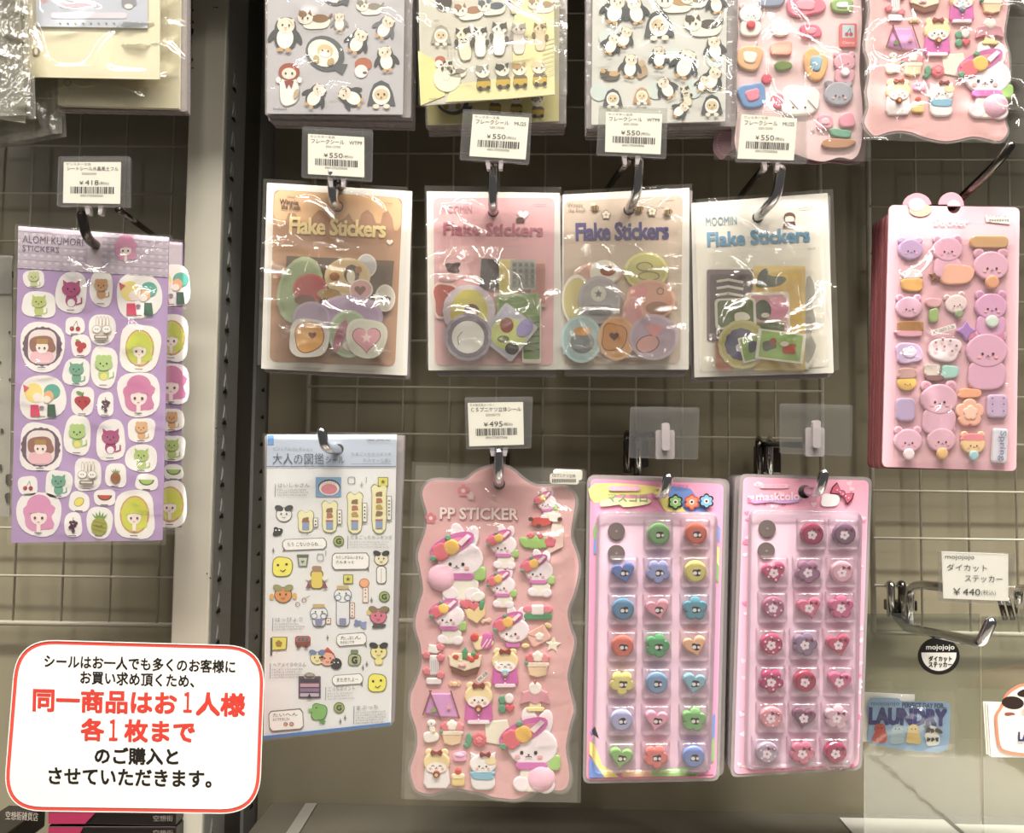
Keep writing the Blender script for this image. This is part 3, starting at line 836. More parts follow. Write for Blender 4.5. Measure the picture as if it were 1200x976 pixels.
def p_berries(a): [a.flat(ell(x, y, 5), '#b83840') for x, y in ((-4, -3), (4, 0), (-1, 6))]; a.flat(ell(-5, -8, 3, 2), '#8a4')
def p_apple(a): a.flat(heart(0, 2, 12), '#b5323f'); a.flat(ell(0, -1, 11, 6), '#b5323f'); a.line([(0, -6), (1, -12)], 1.2, '#5a4030'); a.flat(ell(-4, -11, 5, 2.4, 20), '#6f9a58'); a.flat(ell(-4, 0, 1.4, .8, n=8), '#501822'); a.flat(ell(4, 0, 1.4, .8, n=8), '#501822')
def p_grape(a):
    for (x, y) in ((-4, -4), (1, -5), (5, -3), (-2, 1), (3, 1), (0, 6), (1, 10), (-4, 4)): a.flat(ell(x, y, 2.9, n=10), '#4c2438')
    a.line([(0, -7), (1, -12)], 1, '#554')
def p_pine(a, c='#a5a440'):
    for k in range(-2, 3): a.flat([(k * 2 - 2, -5), (k * 5, -15 + abs(k) * 2), (k * 2 + 2, -5)], '#6f9a4c')
    a.flat(ell(0, 5, 10, 11), c)
    for k in (-1, 0, 1): a.line([(-8, 3 + k * 5), (8, 7 + k * 5)], .5, '#7d7a30')
    face(a, 0, 4, .6, '#554a20', cheeks=None)
def p_lemon(a): a.flat(ell(0, 0, 9, 7, -35), '#6b6428'); a.flat(ell(0, 0, 8.2, 6.2, -35), '#ecdc6a')
def p_melon(a, c='#a9c46a', r='#4c6b35'):
    h = [(12 * math.cos(t * math.pi / 10), 9 * math.sin(t * math.pi / 10) - 4) for t in range(11)]
    a.flat(h, r); a.flat([(x * .85, (y + 4) * .8 - 4) for x, y in h], c)
def p_bunnies(a):
    for k in (-1, 1):
        a.flat(ell(k * 5 - 2, -10, 2.2, 8), '#c9b9a8'); a.flat(ell(k * 5 + 3, -10, 2.2, 8), '#c9b9a8')
        a.flat(ell(k * 5 - 2, -10, 1.4, 7), '#f5f1ee'); a.flat(ell(k * 5 + 3, -10, 1.4, 7), '#f5f1ee')
        a.flat(ell(k * 7, 0, 6.6, 5.6), '#b9a898'); a.flat(ell(k * 7, 0, 5.8, 4.8), '#f5f1ee'); a.flat(ell(k * 7 - 1.5, 0, .8, n=8), '#333'); a.flat(ell(k * 7 + 1.5, 0, .8, n=8), '#333')
    a.flat(rrect(-10, 8, 10, 14, 2), '#8d8078'); a.flat(rrect(-8, 9.5, 8, 12, 1), '#e8ddd0')
def p_couple(a):
    a.flat(ell(-11, -6, 11, 12), '#f2dc86'); a.flat(ell(-6, 0, 6, 6), '#f8e9e0'); a.flat([(-24, -16), (-16, -12), (-22, -6)], '#d4506a')
    a.flat(ell(12, -8, 10, 9), '#5fae9c'); a.flat(ell(8, -2, 6, 7), '#eeb48a'); a.flat(ell(6, 2, 4.5, 4.5), '#f8e9e0')
    a.flat([(-14, 9), (-4, 9), (-2, 23), (-14, 23)], '#d8406a'); a.flat([(7, 8), (16, 8), (18, 23), (7, 23)], '#2f5a48'); a.flat(ell(0, 12, 3, 2), '#8a7a90')
    a.line([(-20, 27), (20, 28)], .7, '#c9a9b9')
def p_frame(a):
    a.flat(flower(0, 0, 24, 18, .07), '#6d5468'); a.flat(rrect(-17, -20, 17, 21, 12), '#efe4e2'); a.flat(blob(0, -2, 16, 11, .1, 2), '#9a6a5c'); a.flat(rrect(-14, 6, 14, 20, 6), '#ecc0c8'); a.flat(ell(0, 1, 7.5, 7.5), '#f8e9e4')
    a.flat(rrect(-7, -9, 7, -3, 2), '#b08a50')
    for k in (-1, 1): a.flat(ell(k * 3.2, 2, 1.2, 1.4, n=8), '#3a2530')
def cap(a, y, s=1): a.line([(-4 * s, y), (4 * s, y)], 1.1, '#6d6068')

# animals of the flake-seal sheets
def p_penguin(a, c='#3d4046', b='#efece6', fc='#e8dccb', peek=True):
    a.flat(ell(-13, 6, 3, 8, 30), c); a.flat(ell(13, 6, 3, 8, -30), c)
    a.flat(blob(0, 3, 12, 17, .05, 2), c); a.flat(ell(0, 8, 8.5, 11), b); a.flat(ell(0, -5, 9, 8), fc)
    for k in (-1, 1):
        a.flat([(k * 8.5, -12), (k * 3, -11), (k * 8, -5)], fc); a.flat(ell(k * 3.4, -5, 1, 1.2, n=8), '#2a2422'); a.flat(ell(k * 4, 20, 3.5, 2, n=10), '#c9a06c')
    a.flat([(-1.5, -2.5), (1.5, -2.5), (0, -1)], '#c98a70')
def p_hood(a, c='#4a4d54', f='#d8c3a2'):
    a.flat([(-19, 15), (-15, -3), (-10, -14), (0, -19), (10, -14), (15, -3), (19, 15), (10, 14), (-10, 14)], c); a.flat(ell(0, 1, 12, 13), '#f0ece4'); a.flat(ell(0, 0, 9.5, 7.5), f)
    for k in (-1, 1): a.flat(ell(k * 4, 0, 1.4, 1.6, n=8), '#2a2422'); a.flat(ell(k * 7, 16, 4.5, 3.2, n=10), '#e6dccb')
    a.flat(ell(0, 4, 1.2, 1, n=8), '#7a4c40')
def p_lying(a, c='#8d8478', c2='#ece6da'):
    a.flat(blob(4, 4, 16, 9, .1, 3), c2); a.flat(ell(8, 0, 10, 5), c); a.line([(18, 0), (22, -5)], 2.4, c)
    a.flat(ell(-9, -1, 9, 8), c2); a.flat(ell(-12, -5, 5, 4), c); a.flat([(-16, -10), (-12, -6), (-17, -3)], c); a.flat([(-3, -10), (-6, -6), (-1, -3)], c)
    for k in (-1, 1): a.flat(ell(-9 + k * 3, 0, 1.1, 1.2, n=8), '#2a2422')
def p_stand(a, c='#e9dfc8', c2='#3f3a36', bow='#222'):
    a.flat(blob(0, 6, 8, 17, .04, 2), '#a89c88'); a.flat(blob(0, 6, 7.3, 16.3, .04, 2), c); a.flat(ell(0, -10, 8.5, 7.5), c); a.flat([(-8, -18), (-3, -14), (-9, -9)], c2); a.flat([(8, -18), (3, -14), (9, -9)], c2)
    a.flat(ell(4, -13, 4, 3), c2); a.flat(ell(-9, 0, 2.6, 4), c2); a.flat(ell(9, 3, 2.6, 4), c2)
    for k in (-1, 1): a.flat(ell(k * 3, -9, 1, 1.1, n=8), '#2a2422')
    if bow: a.flat([(-4, -4), (4, -1), (4, -4), (-4, -1)], bow)
def p_ringcat(a):
    a.flat(ell(0, 0, 25, 21, 20), '#565a60'); a.flat([(18, 10), (30, 8), (26, 22), (16, 18)], '#565a60'); a.flat(ell(-2, 0, 20, 16, 20), '#ece6de')
    a.flat(ell(0, -3, 10, 8), '#d8bd92'); a.flat(ell(0, 0, 7, 5), '#f0e8dc')
    for k in (-1, 1): a.flat(ell(k * 3.6, -3, 1.1, n=8), '#2a2422'); a.flat(ell(k * 9, 9, 4, 5, k * 20), '#b89f70')
def p_redhood(a):
    a.flat(blob(0, 10, 13, 20, .06, 4), '#a09a90'); a.flat(blob(0, 10, 12, 19, .06, 4), '#efebe6'); a.flat(ell(0, -13, 13, 11), '#9c4632'); a.flat(ell(0, -11, 9, 7), '#e6dccc'); a.flat([(-6, -2), (6, -2), (3, 8), (0, 2), (-3, 8)], '#8a3a2c')
    for k in (-1, 1): a.flat(ell(k * 4, -11, 1.3, 1.5, n=8), '#2a2422'); a.flat(ell(k * 13, -3, 3, 4, n=10), '#efebe6')
    a.flat(ell(9, 14, 3, 6, 20), '#b9a58c')
def p_bun(a): a.flat(ell(0, -3, 12, 9), '#b0664a'); a.flat(ell(-3, 7, 9, 9), '#f0ebe6'); a.flat(ell(2, 9, 3, 2), '#7b4c54')
def p_sitrow(a, c='#8a8478', c2='#c9a83c'):
    a.flat(blob(0, 9, 9, 9, .1, 3), '#6d6450'); a.flat(rrect(-8, 6, 9, 14, 2), c2); a.flat(ell(0, -6, 8.5, 8), '#efe8da'); a.flat(ell(-3, -9, 6, 4), c)
    for k in (-1, 1): a.flat([(k * 8, -14), (k * 3, -12), (k * 7, -7)], c); a.flat(ell(k * 3, -5, 1, 1.1, n=8), '#2a2422')
    a.flat(ell(-4, 15, 2.6), '#2c2a26'); a.flat(ell(6, 15, 2.6), '#2c2a26')
def p_dot(a, c='#c9d4cf'): a.flat(ell(0, 0, 14), c)
def p_tan(a): a.flat(blob(0, 2, 8, 11, .15, 4), '#b3997a'); a.flat(ell(0, -9, 5, 5), '#c9b08e')

def flat_sticker(kind, x, y, s, pl, parent, rot=0, flip=1, z=.0005, base=None, mat='print', gtf=None, name='sticker', **kw):
    f = tfm(x, y, s, rot, flip); f = comp(gtf, f) if gtf else f
    a = Art(pl, z, f)
    if base: a.flat(blob(0, 0, base[0] / 2 / s, base[1] / 2 / s, .07, int(x * 7 + y)), '#f6f2ef', h=.0001)
    kind(a, **kw)
    if base: a.flat(rrect(-2.2 / s * 2, base[1] / 2 / s * .8, 4.4 / s, base[1] / 2 / s * .8 + 1.1 / s, .2), '#75687a')
    return a.build(name, parent, mat)

# ================================================================ PACKS
def pack(name, label, cat, q, d, group=None, sx=0.0, sy=0.0):
    cx = sum(p[0] for p in q) / 4; cy = sum(p[1] for p in q) / 4
    pl = Plane(d, cx, cy, sx, sy)
    t = thing(name, pl((q[2][0] + q[3][0]) / 2, (q[2][1] + q[3][1]) / 2), label, cat, group)
    return t, pl
def card(t, pl, outline, col, th=.0008, z=0.0, hole=None, name='backing_card', mat='print', r=6.5):
    a = Art(pl); holes = [ell(hole[0], hole[1], r, n=20)] if hole else []
    a.flat(outline, col, z, h=th, holes=holes); return a.build(name, t, mat)
def back_packs(name, label, cat, group, q, d, n, step, col, edge='clear_edge', start=None, drift=(0, 0), film=True, r=2, cardmat='print'):
    """the packs hanging behind the front one, seen by their edges"""
    t, pl = pack(name, label, cat, q, d, group)
    a = Art(pl); a.flat(rquad(inset(q, 3), r), col, 0, h=step * .45); a.build('backing_card', t, cardmat)
    if film:
        a = Art(pl); a.flat(rquad(q, r), '#ddd', step * .42, h=step * .8); a.build('sleeve', t, edge)
    out = [t]; ords = ('first', 'second', 'third', 'fourth', 'fifth', 'sixth')
    t['label'] = 'first ' + label
    for k in range(1, n):
        c = copy_tree(t); c.location.y += step * k; c['label'] = ords[k] + ' ' + label
        rn = random.Random(int(q[0][0]) + k); c.location.x += drift[0] * k + rn.uniform(-.0006, .0006); c.location.z += drift[1] * k + rn.uniform(-.0008, .0005); out.append(c)
    return out
def merge(a, o):
    n = len(a.V); a.V += o.V; a.F += [tuple(i + n for i in f) for f in o.F]; a.K += o.K

# ---------------------------------------------------------------- A: top row
# penguin & red hood flake sheets
q = [(311, -150), (486, -150), (481, 137), (311, 135)]
t, pl = pack('seal_pack', 'lilac-white flake seal pack with penguins and a red-hooded animal, top row far left', 'sticker pack', q, .192)
card(t, pl, rquad([(314, -148), (476, -148), (472, 134), (313, 133)], 1), '#bcb9be', .001)
for kd, x, y, s, rot, kw in ((p_penguin, 335, 36, 1.15, 4, {}), (p_lying, 367, 22, 1.0, 0, dict(c='#8c6c50')), (p_penguin, 398, 24, .62, 0, dict(c='#8a8686')), (p_ringcat, 381, 63, .95, 10, {}), (p_lying, 432, 8, .8, 0, {}), (p_penguin, 453, 30, .8, 30, dict(c='#6a6a70')), (p_penguin, 421, 46, .85, 28, {}), (p_bun, 426, 78, .85, 0, {}), (p_penguin, 452, 66, .85, -8, dict(c='#37393e')), (p_redhood, 339, 97, .95, 0, {}), (p_penguin, 372, 110, .85, 35, {}), (p_penguin, 408, 112, .85, -60, {}), (p_hood, 447, 111, .88, 0, {}), (p_ringcat, 392, -6, .6, 0, {}), (p_hood, 335, -30, .9, 0, {}), (p_penguin, 375, -60, .9, 10, {}), (p_redhood, 430, -50, .9, 0, {}), (p_penguin, 340, -90, .9, 0, {}), (p_ringcat, 410, -105, .9, 0, {}), (p_penguin, 455, -90, .9, 0, {})):
    flat_sticker(kd, x, y, s, pl, t, rot, z=.0003, **kw)
a = Art(pl, .0003); a.text('©mofusand', 320, 126, 336, 129, '#555'); a.build('lettering', t)
sheet_film('cellophane_sleeve', pl, q, .0014, t, seed=1)
back_packs('seal_pack', 'seal pack edge back, in the stack behind the lilac-white penguin pack', 'sticker pack', 'packs stacked behind the lilac-white penguin pack', [(312, -150), (486, -150), (482, 139), (312, 136)], .188, 6, .0036, '#bdb9bc')

# yellow cat sheets
Q2 = [(492, -150), (666, -158), (665, 152), (500, 158)]
back_packs('seal_pack', 'seal pack edge back, in the stack behind the tilted yellow pack', 'sticker pack', 'packs stacked behind the yellow cat pack', [(498, -150), (666, -150), (663, 146), (499, 148)], .176, 5, .0036, '#c9c2a4')
q = [(496, -150), (666, -150), (664, 146), (499, 149)]
t, pl = pack('seal_pack', 'yellow cat flake seal pack hanging straight, its lower strip showing under the tilted one', 'sticker pack', q, .181)
card(t, pl, rquad([(500, -150), (656, -150), (655, 142), (501, 146)], 1), '#ddd6b8', .001)
a = Art(pl, .0003); a.flat([(500, 100), (655, 95), (655, 142), (501, 146)], '#e2d9a0'); a.build('printed_band', t)
for kd, x, y, s, rot in ((p_sitrow, 630, 124, .85, 0), (p_sitrow, 605, 121, .8, 0), (p_sitrow, 580, 120, .8, 0), (p_ringcat, 530, 118, .8, 0)): flat_sticker(kd, x, y, s, pl, t, rot, z=.0005)
sheet_film('cellophane_sleeve', pl, q, .0012, t, seed=2)
q = [(486, -150), (664, -162), (665, 112), (491, 125)]
t, pl = pack('seal_pack', 'tilted yellow flake seal pack with a row of cats riding in a line, top row', 'sticker pack', q, .194)
card(t, pl, rquad([(488, -150), (648, -160), (650, 111), (493, 124)], 1), '#cfcbbe', .001)
a = Art(pl, .0003); a.flat([(490, 60), (509, 70), (522, 112), (493, 124)], '#e6db9c'); a.flat([(610, -160), (648, -160), (650, 111), (594, 116), (522, 120), (530, 100), (600, 90)], '#e7dfae')
for k in range(9): a.line([(636, 50 + k * 5), (649, 46 + k * 5)], .7, '#aaa69a')
for k in range(14): a.flat(ell(525 + (k % 4) * 4, 55 + (k // 4) * 4, .8, n=6), '#b5b1a2', .0005)
a.text('KEV', 509, 24, 515, 27, '#77736a'); a.text('©mofusand', 503, 115, 517, 118, '#77736a', -4); a.build('printed_band', t)
for kd, x, y, s, rot, kw in ((p_dot, 520, 3, .7, 0, dict(c='#3c332c')), (p_lying, 548, 13, .9, -4, dict(c='#a1765a')), (p_lying, 575, 8, .85, -4, dict(c='#5c6670')), (p_dot, 571, 0, .35, 0, dict(c='#4a7a98')), (p_stand, 603, 2, .7, 0, dict(c='#cfc2a4', bow=None)), (p_lying, 633, 6, .8, 0, dict(c='#a08a6a')), (p_hood, 517, 42, .65, 0, dict(c='#a09c8e')), (p_stand, 544, 50, 1.0, -6, {}), (p_stand, 563, 48, .9, 0, dict(c='#efece4', bow=None)), (p_stand, 585, 44, 1.0, 2, dict(c='#efece8', c2='#57504a', bow=None)), (p_stand, 608, 44, .95, 0, dict(c='#ddd4cc', c2='#a39c94', bow=None)), (p_stand, 633, 42, .85, 0, dict(c='#dccdb0', c2='#84714e', bow=None)), (p_bun, 516, 72, .5, 0, {}), (p_dot, 524, 92, 1.15, 0, dict(c='#ece7d4')), (p_stand, 524, 82, .6, 8, dict(c='#efe8da')), (p_lying, 534, 84, .6, 0, {}), (p_sitrow, 566, 90, .95, -3, dict(c='#8a8478')), (p_sitrow, 589, 88, .95, -3, dict(c='#45423c')), (p_sitrow, 609, 87, .95, -3, dict(c='#b99460')), (p_sitrow, 632, 85, .95, -3, dict(c='#dcc9a8')), (p_stand, 520, -40, .9, 0, {}), (p_lying, 560, -45, .9, 0, {}), (p_sitrow, 610, -40, .9, 0, {}), (p_stand, 530, -95, .9, 0, {}), (p_sitrow, 580, -95, .9, 0, {}), (p_lying, 625, -95, .9, 0, {})):
    flat_sticker(kd, x, y, s, pl, t, rot, z=.0006, **kw)
sheet_film('cellophane_sleeve', pl, q, .0016, t, seed=3)

# white penguin sheet
q = [(686, -150), (862, -150), (856, 146), (688, 150)]
t, pl = pack('seal_pack', 'white flake seal pack full of small black penguins in the middle of the top row', 'sticker pack', q, .192)
card(t, pl, rquad([(696, -150), (854, -150), (850, 142), (693, 146)], 1), '#d2d1cc', .001)
for x, y in ((712, 44), (789, 66), (770, 30), (812, 105), (838, 70), (702, 108), (768, 106), (834, 98)): flat_sticker(p_dot, x, y, .75, pl, t, 0, z=.0003, c='#ccd6d2')
for kd, x, y, s, rot, kw in ((p_penguin, 722, 8, 1.0, 15, {}), (p_penguin, 744, 10, .9, -12, {}), (p_lying, 789, 2, 1.1, 0, dict(c='#b28e60')), (p_lying, 812, 0, .8, 0, {}), (p_penguin, 838, 1, .75, -10, {}), (p_hood, 772, 30, .95, -2, {}), (p_lying, 822, 29, 1.15, 0, dict(c='#4d453c')), (p_penguin, 718, 50, .72, 25, {}), (p_penguin, 733, 42, .7, 20, {}), (p_penguin, 837, 54, .8, -6, {}), (p_penguin, 772, 65, .72, 0, {}), (p_penguin, 804, 72, 1.0, 20, dict(peek=False)), (p_penguin, 739, 75, .8, 8, {}), (p_tan, 752, 82, .8, 0, {}), (p_lying, 714, 87, .62, 0, dict(c='#c9a878', c2='#5a554e')), (p_penguin, 779, 101, .75, -30, {}), (p_penguin, 836, 90, .8, 25, {}), (p_penguin, 824, 97, .55, 20, {}), (p_hood, 718, 116, .62, 0, {}), (p_hood, 752, 113, .55, 0, dict(c='#b89468', f='#e0cca8')), (p_stand, 804, 112, .6, -15, {}), (p_penguin, 799, 128, .6, 50, {}), (p_hood, 834, 124, .68, 0, {}), (p_penguin, 720, -40, .9, 0, {}), (p_hood, 770, -40, .9, 0, {}), (p_lying, 820, -40, .9, 0, {}), (p_penguin, 740, -90, .9, 0, {}), (p_penguin, 800, -90, .9, 0, {})):
    flat_sticker(kd, x, y, s, pl, t, rot, z=.0006, **kw)
sheet_film('cellophane_sleeve', pl, q, .0014, t, seed=4)
back_packs('seal_pack', 'seal pack edge back, in the stack behind the white penguin pack', 'sticker pack', 'packs stacked behind the white penguin pack', [(687, -150), (866, -150), (862, 149), (687, 152)], .187, 5, .0036, '#b9b8b6')

# pink puffy animal sheet
q = [(860, -150), (1018, -150), (1018, 192), (855, 188)]
wav = smooth_loop([(868, -145), (1008, -145), (1006, -60), (1010, 20), (1007, 80), (1011, 130), (1009, 170), (1000, 186), (984, 184), (966, 189), (948, 186), (928, 180), (905, 184), (884, 178), (868, 182), (861, 165), (864, 130), (860, 90), (865, 40), (861, -40)])
t, pl = pack('puffy_sticker_pack', 'pink puffy sticker pack with a cherry juice box and a grey koala, top row', 'sticker pack', q, .186)
card(t, pl, wav, '#e6c9cc', .001)
k0 = '#f2efe9'
for kd, x, y, s, rot in ((mk_bear(k0, True, '#d55a64', '#e8b9b9'), 879, 22, .75, 0), (mk_blob('#8d98ae', 3, 8, 16), 903, 2, 1, 0), (mk_blob('#df7f96', 4, 12, 22, '#e9a3b4'), 943, 8, 1.05, 0), (mk_blob('#8fb36c', 5, 8, 14, '#f2efe9'), 986, 8, 1, 0), (mk_bear(k0, False, None, '#e8c9c9'), 914, 38, .6, 0), (mk_blob('#e2998a', 6, 10, 15), 915, 58, .9, 0), (mk_blob('#86a860', 7, 6, 12), 917, 78, .9, 0), (mk_blob('#e0708c', 8, 9, 13, '#eea0b0'), 949, 38, 1, 0), (mk_blob('#e6b27c', 9, 20, 14, '#86a9bd'), 955, 76, 1, 0), (mk_bear('#d9a4b4', True, '#f5f0f0', '#d9a4b4'), 989, 78, .72, 0), (mk_blob('#e0b489', 10, 15, 16, '#f4ece2'), 878, 69, 1, 0), (mk_blob('#6a94c4', 11, 15, 17, '#e2889e'), 881, 113, 1, -18), (mk_shape(lambda r: ell(0, 0, r), '#d0566e'), 898, 93, .38, 0), (mk_blob('#f0ede8', 13, 18, 24), 937, 119, 1, 0), (mk_shape(lambda r: ell(0, 0, r), '#df6c84'), 911, 119, .55, 0), (mk_bear('#a3a5b0', False, None, '#c7b4c0'), 982, 116, .95, 0), (mk_blob('#e4a0b4', 14, 9, 10, '#f0c0cc'), 966, 144, 1, 0), (mk_blob('#e29cae', 15, 9, 10), 992, 142, 1, 0), (mk_blob('#b98a6c', 16, 6, 20), 981, 169, 1, 0), (mk_blob('#6fa48e', 17, 5, 14), 984, 157, 1, 8), (mk_bear(k0, True), 890, -50, .8, 0), (mk_bear('#d9a4b4', True), 940, -60, .9, 0), (mk_bear('#a3a5b0', True), 988, -50, .8, 0)):
    puffy(kd, x, y, s, pl, t, rot)
a = Art(pl, .0004); a.flat(rrect(983, 29, 1003, 56, 2), '#d26a6c', .0016, h=.0012); a.flat(rrect(986, 31, 1000, 46, 1), '#b9cdd6', .0017)
for x in (991, 996): a.flat(ell(x, 42, 2.4, n=10), '#c2404c', .0018)
a.line([(991, 41), (995, 35), (996, 41)], .7, '#555', .0018); a.text('Cherry', 986, 50, 1000, 54, '#f2e2dc', 0, .01, .0018); a.build('puffy_sticker', t, 'puffy')
a = Art(pl, .0023)
for x in (924, 945): a.line([(x, 119), (x + 10, 130)], 1, '#6a4a50')
for x in (928, 942): a.flat(ell(x, 128, 1.3, n=8), '#222')
a.build('face_print', t)
sheet_film('cellophane_sleeve', pl, q, .0034, t, seed=5, amp=.0015)
q = [(834, -150), (1020, -150), (1012, 196), (836, 188)]
t, pl = pack('puffy_sticker_pack', 'mauve scalloped sticker sheet showing its stitched corner behind the pink puffy one', 'sticker pack', q, .180)
card(t, pl, smooth_loop([(845, -140), (1010, -140), (1012, 100), (1014, 180), (998, 192), (975, 190), (950, 192), (920, 184), (880, 184), (862, 174), (846, 186), (836, 176), (838, 160), (844, 150), (840, 100)]), '#b98f9c', .001)
a = Art(pl, .0003)
for k in range(13):
    an = math.radians(60 + k * 14); x, y = 851 + 11 * math.cos(an), 168 + 14 * math.sin(an); a.flat(ell(x, y, .9, .6, n=6), '#e8d5da', .0003)
a.build('stitching', t)
sheet_film('cellophane_sleeve', pl, q, .0012, t, seed=6, nx=30, ny=40)

# ---------------------------------------------------------------- the scalloped pink puffy sheet, twice
PPOUT = [(493, 690), (489, 665), (487, 648), (495, 624), (498, 604), (492, 580), (497, 566), (508, 560), (526, 560), (544, 560), (556, 551), (571, 545), (588, 543), (603, 549), (616, 560), (630, 567), (654, 567), (670, 572), (677, 586), (674, 609), (672, 629), (679, 650), (681, 670), (675, 697), (668, 716), (671, 735), (676, 753), (670, 780), (668, 796), (675, 828), (674, 838), (670, 852), (666, 876), (669, 896), (670, 911), (666, 924), (656, 929), (641, 927), (630, 927), (616, 935), (603, 939), (590, 938), (576, 936), (562, 931), (550, 929), (536, 926), (523, 927), (509, 932), (497, 932), (484, 925), (478, 903), (481, 890), (486, 873), (485, 855), (480, 840), (478, 828), (479, 812), (484, 800), (491, 778), (490, 757), (485, 740), (484, 726), (489, 705)]
def shrink(pts, k, c=None):
    """move an outline inwards by k pixels along its normals"""
    n = len(pts); ar = sum(pts[i][0] * pts[(i + 1) % n][1] - pts[(i + 1) % n][0] * pts[i][1] for i in range(n)); sg = 1 if ar > 0 else -1
    o = []
    for i in range(n):
        a, b = pts[i - 1], pts[(i + 1) % n]; dx, dy = b[0] - a[0], b[1] - a[1]; L = math.hypot(dx, dy) or 1
        o.append((pts[i][0] - sg * dy / L * k, pts[i][1] + sg * dx / L * k))
    return o
PPS = [(m_hatbunny, 534, 652, 1.42, 0), (m_bead, 518, 676, 1.0, 0), (m_hatbunny, 587, 637, .82, 0), (m_leaves, 628, 634, .80, 0), (m_hatbunny, 628, 667, .88, 0), (m_hatbunny, 586, 684, .78, 0),
       (m_hatbunny, 523, 720, .95, 0), (m_cone, 557, 714, 1.05, -8), (m_bunnyhead, 598, 736, .98, 0), (m_grass, 630, 716, .85, 0), (m_cupcake, 564, 749, .84, 0), (m_envelope, 631, 745, .95, 0), (m_star, 648, 755, .6, 8),
       (m_letters, 509, 778, .78, 0), (m_basketcake, 545, 776, .98, 2), (m_bearflower, 592, 779, .92, 0), (m_basket, 630, 778, .9, 0), (m_tiny, 533, 801, .6, 0), (m_bearpink, 561, 820, .98, 0), (m_tent, 518, 825, .95, 0),
       (m_fruit, 593, 824, .75, 0), (m_shroom, 627, 816, .98, 0), (m_swan, 505, 857, .85, 0), (m_basket, 530, 858, .88, 0), (m_rose, 558, 866, .95, 0), (m_lace, 583, 858, .95, 0), (m_hatbunny, 618, 871, 1.55, 0), (m_bead, 634, 911, 1.0, 0),
       (m_bearwhite, 512, 897, .92, 0), (m_pinkcake, 539, 886, .78, 0), (m_cakelet, 537, 910, .85, 0), (m_catblue, 566, 900, .92, 0)]
def scalloped(t, pl, gtf, stickers, outline, holes=None, seed=0, code=True, title=True, z=0.0):
    out = smooth_loop([gtf(*p) for p in outline], 3)
    a = Art(pl); a.flat(out, '#d9d6cf', .0000, h=.0014, holes=[ell(*gtf(*holes), 7)] if holes else []); a.build('clear_rim', t, 'clear_edge')
    a = Art(pl); a.flat(smooth_loop([gtf(*p) for p in shrink(outline, 3)], 3), '#e4b5b6', .0003, h=.0003, holes=[ell(*gtf(*holes), 7)] if holes else []); a.build('backing_card', t)
    a = Art(pl, .0004); st = smooth_loop(shrink(outline, 8), 5)
    for i in range(0, len(st), 2):
        x, y = gtf(*st[i]); a.flat(ell(x, y, .9, .8, n=5), '#e3a6a6', .0004)
    a.build('stitching', t)
    for kd, x, y, s, r in stickers: puffy(kd, x, y, s, pl, t, r, gtf, .0005)
q = [(484, 541), (685, 549), (680, 937), (471, 932)]
t, pl = pack('puffy_sticker_pack', 'scalloped pink puffy sticker sheet reading PP STICKER with rabbits in flowered hats', 'sticker pack', q, .172)
I = lambda x, y: (x, y)
scalloped(t, pl, I, PPS, PPOUT, (585, 567))
a = Art(pl, .0006)
a.text('PP STICKER', 516.6, 596, 607.6, 609, '#c8747c', .8, .09); a.text('PP STICKER', 516, 595.2, 607, 608.2, '#fbf0ec', .8, .05)
a.build('lettering', t)
a = Art(pl, .0006)
for (x, y, r, c) in ((505, 607, 6.5, '#dc7d8c'), (543, 575, 7, '#e9929c'), (552, 581, 5, '#f2cfcc'), (648, 636, 7, '#d76f80'), (535, 728, 5, '#eec7c2')): a.flat(flower(x, y, r, 5, .3), c); a.flat(ell(x, y, r * .35, n=10), '#f4e3dc')
a.flat([(652, 590), (660, 620), (660, 640), (640, 650)], '#f0d2c8')
a.build('printed_flowers', t)
puffy(m_hatbunny, 638, 588, .6, pl, t, -6, None, .0005)
a = Art(pl, .0022); a.flat(blob(634, 611, 12, 5, .15, 3), '#c9504c', .0018, h=.0010); a.flat(blob(650, 606, 8, 5, .15, 5), '#f0efe8', .0020, h=.0010)
for x, y in ((622, 608), (631, 616), (656, 608)): a.flat(ell(x, y, 3, 2.5, n=10), '#5b3c36')
a.build('puffy_sticker', t, 'puffy')
a = Art(pl, .0036); a.flat(rot_pts(rrect(558, 788, 574, 794, 1), 566, 791, -43), '#f6efe8'); a.text('FFK-018', 559.5, 789, 572.5, 793, '#1e1a1a', -43, .04); a.build('code_label', t)
a = Art(pl, .0042)
for x, y, r in ((665, 556, 0), (661, 561, 0)):
    a.flat(rot_pts(rrect(x - 17, y - 6, x + 17, y + 6, 3), x, y, 2), '#ebe7de', h=.0002)
for k in range(14): a.flat([(647 + k * 2.0, 561), (647 + k * 2.0 + 1.1, 561), (647 + k * 2.0 + 1.1, 565), (647 + k * 2.0, 565)], '#2b2725', .0045)
a.text('CSプニケツ立体', 647, 555, 674, 559, '#3b3734', 2, .02, .0045); a.build('price_sticker', t, 'rough_paper')
sheet_film('cellophane_sleeve', pl, q, .0045, t, seed=7, amp=.0012, nx=50, ny=90)
q2 = [(488, 545), (688, 551), (676, 939), (474, 936)]
t, pl = pack('puffy_sticker_pack', 'second scalloped pink sheet just showing behind the one reading PP STICKER', 'sticker pack', q2, .164)
a = Art(pl); a.flat(smooth_loop([(x + 2, y + 2) for x, y in PPOUT], 2), '#b9c0c4', 0, h=.001, holes=[ell(587, 569, 7)]); a.build('clear_rim', t, 'clear_edge')
sheet_film('cellophane_sleeve', pl, q2, .0012, t, seed=8, nx=24, ny=40)

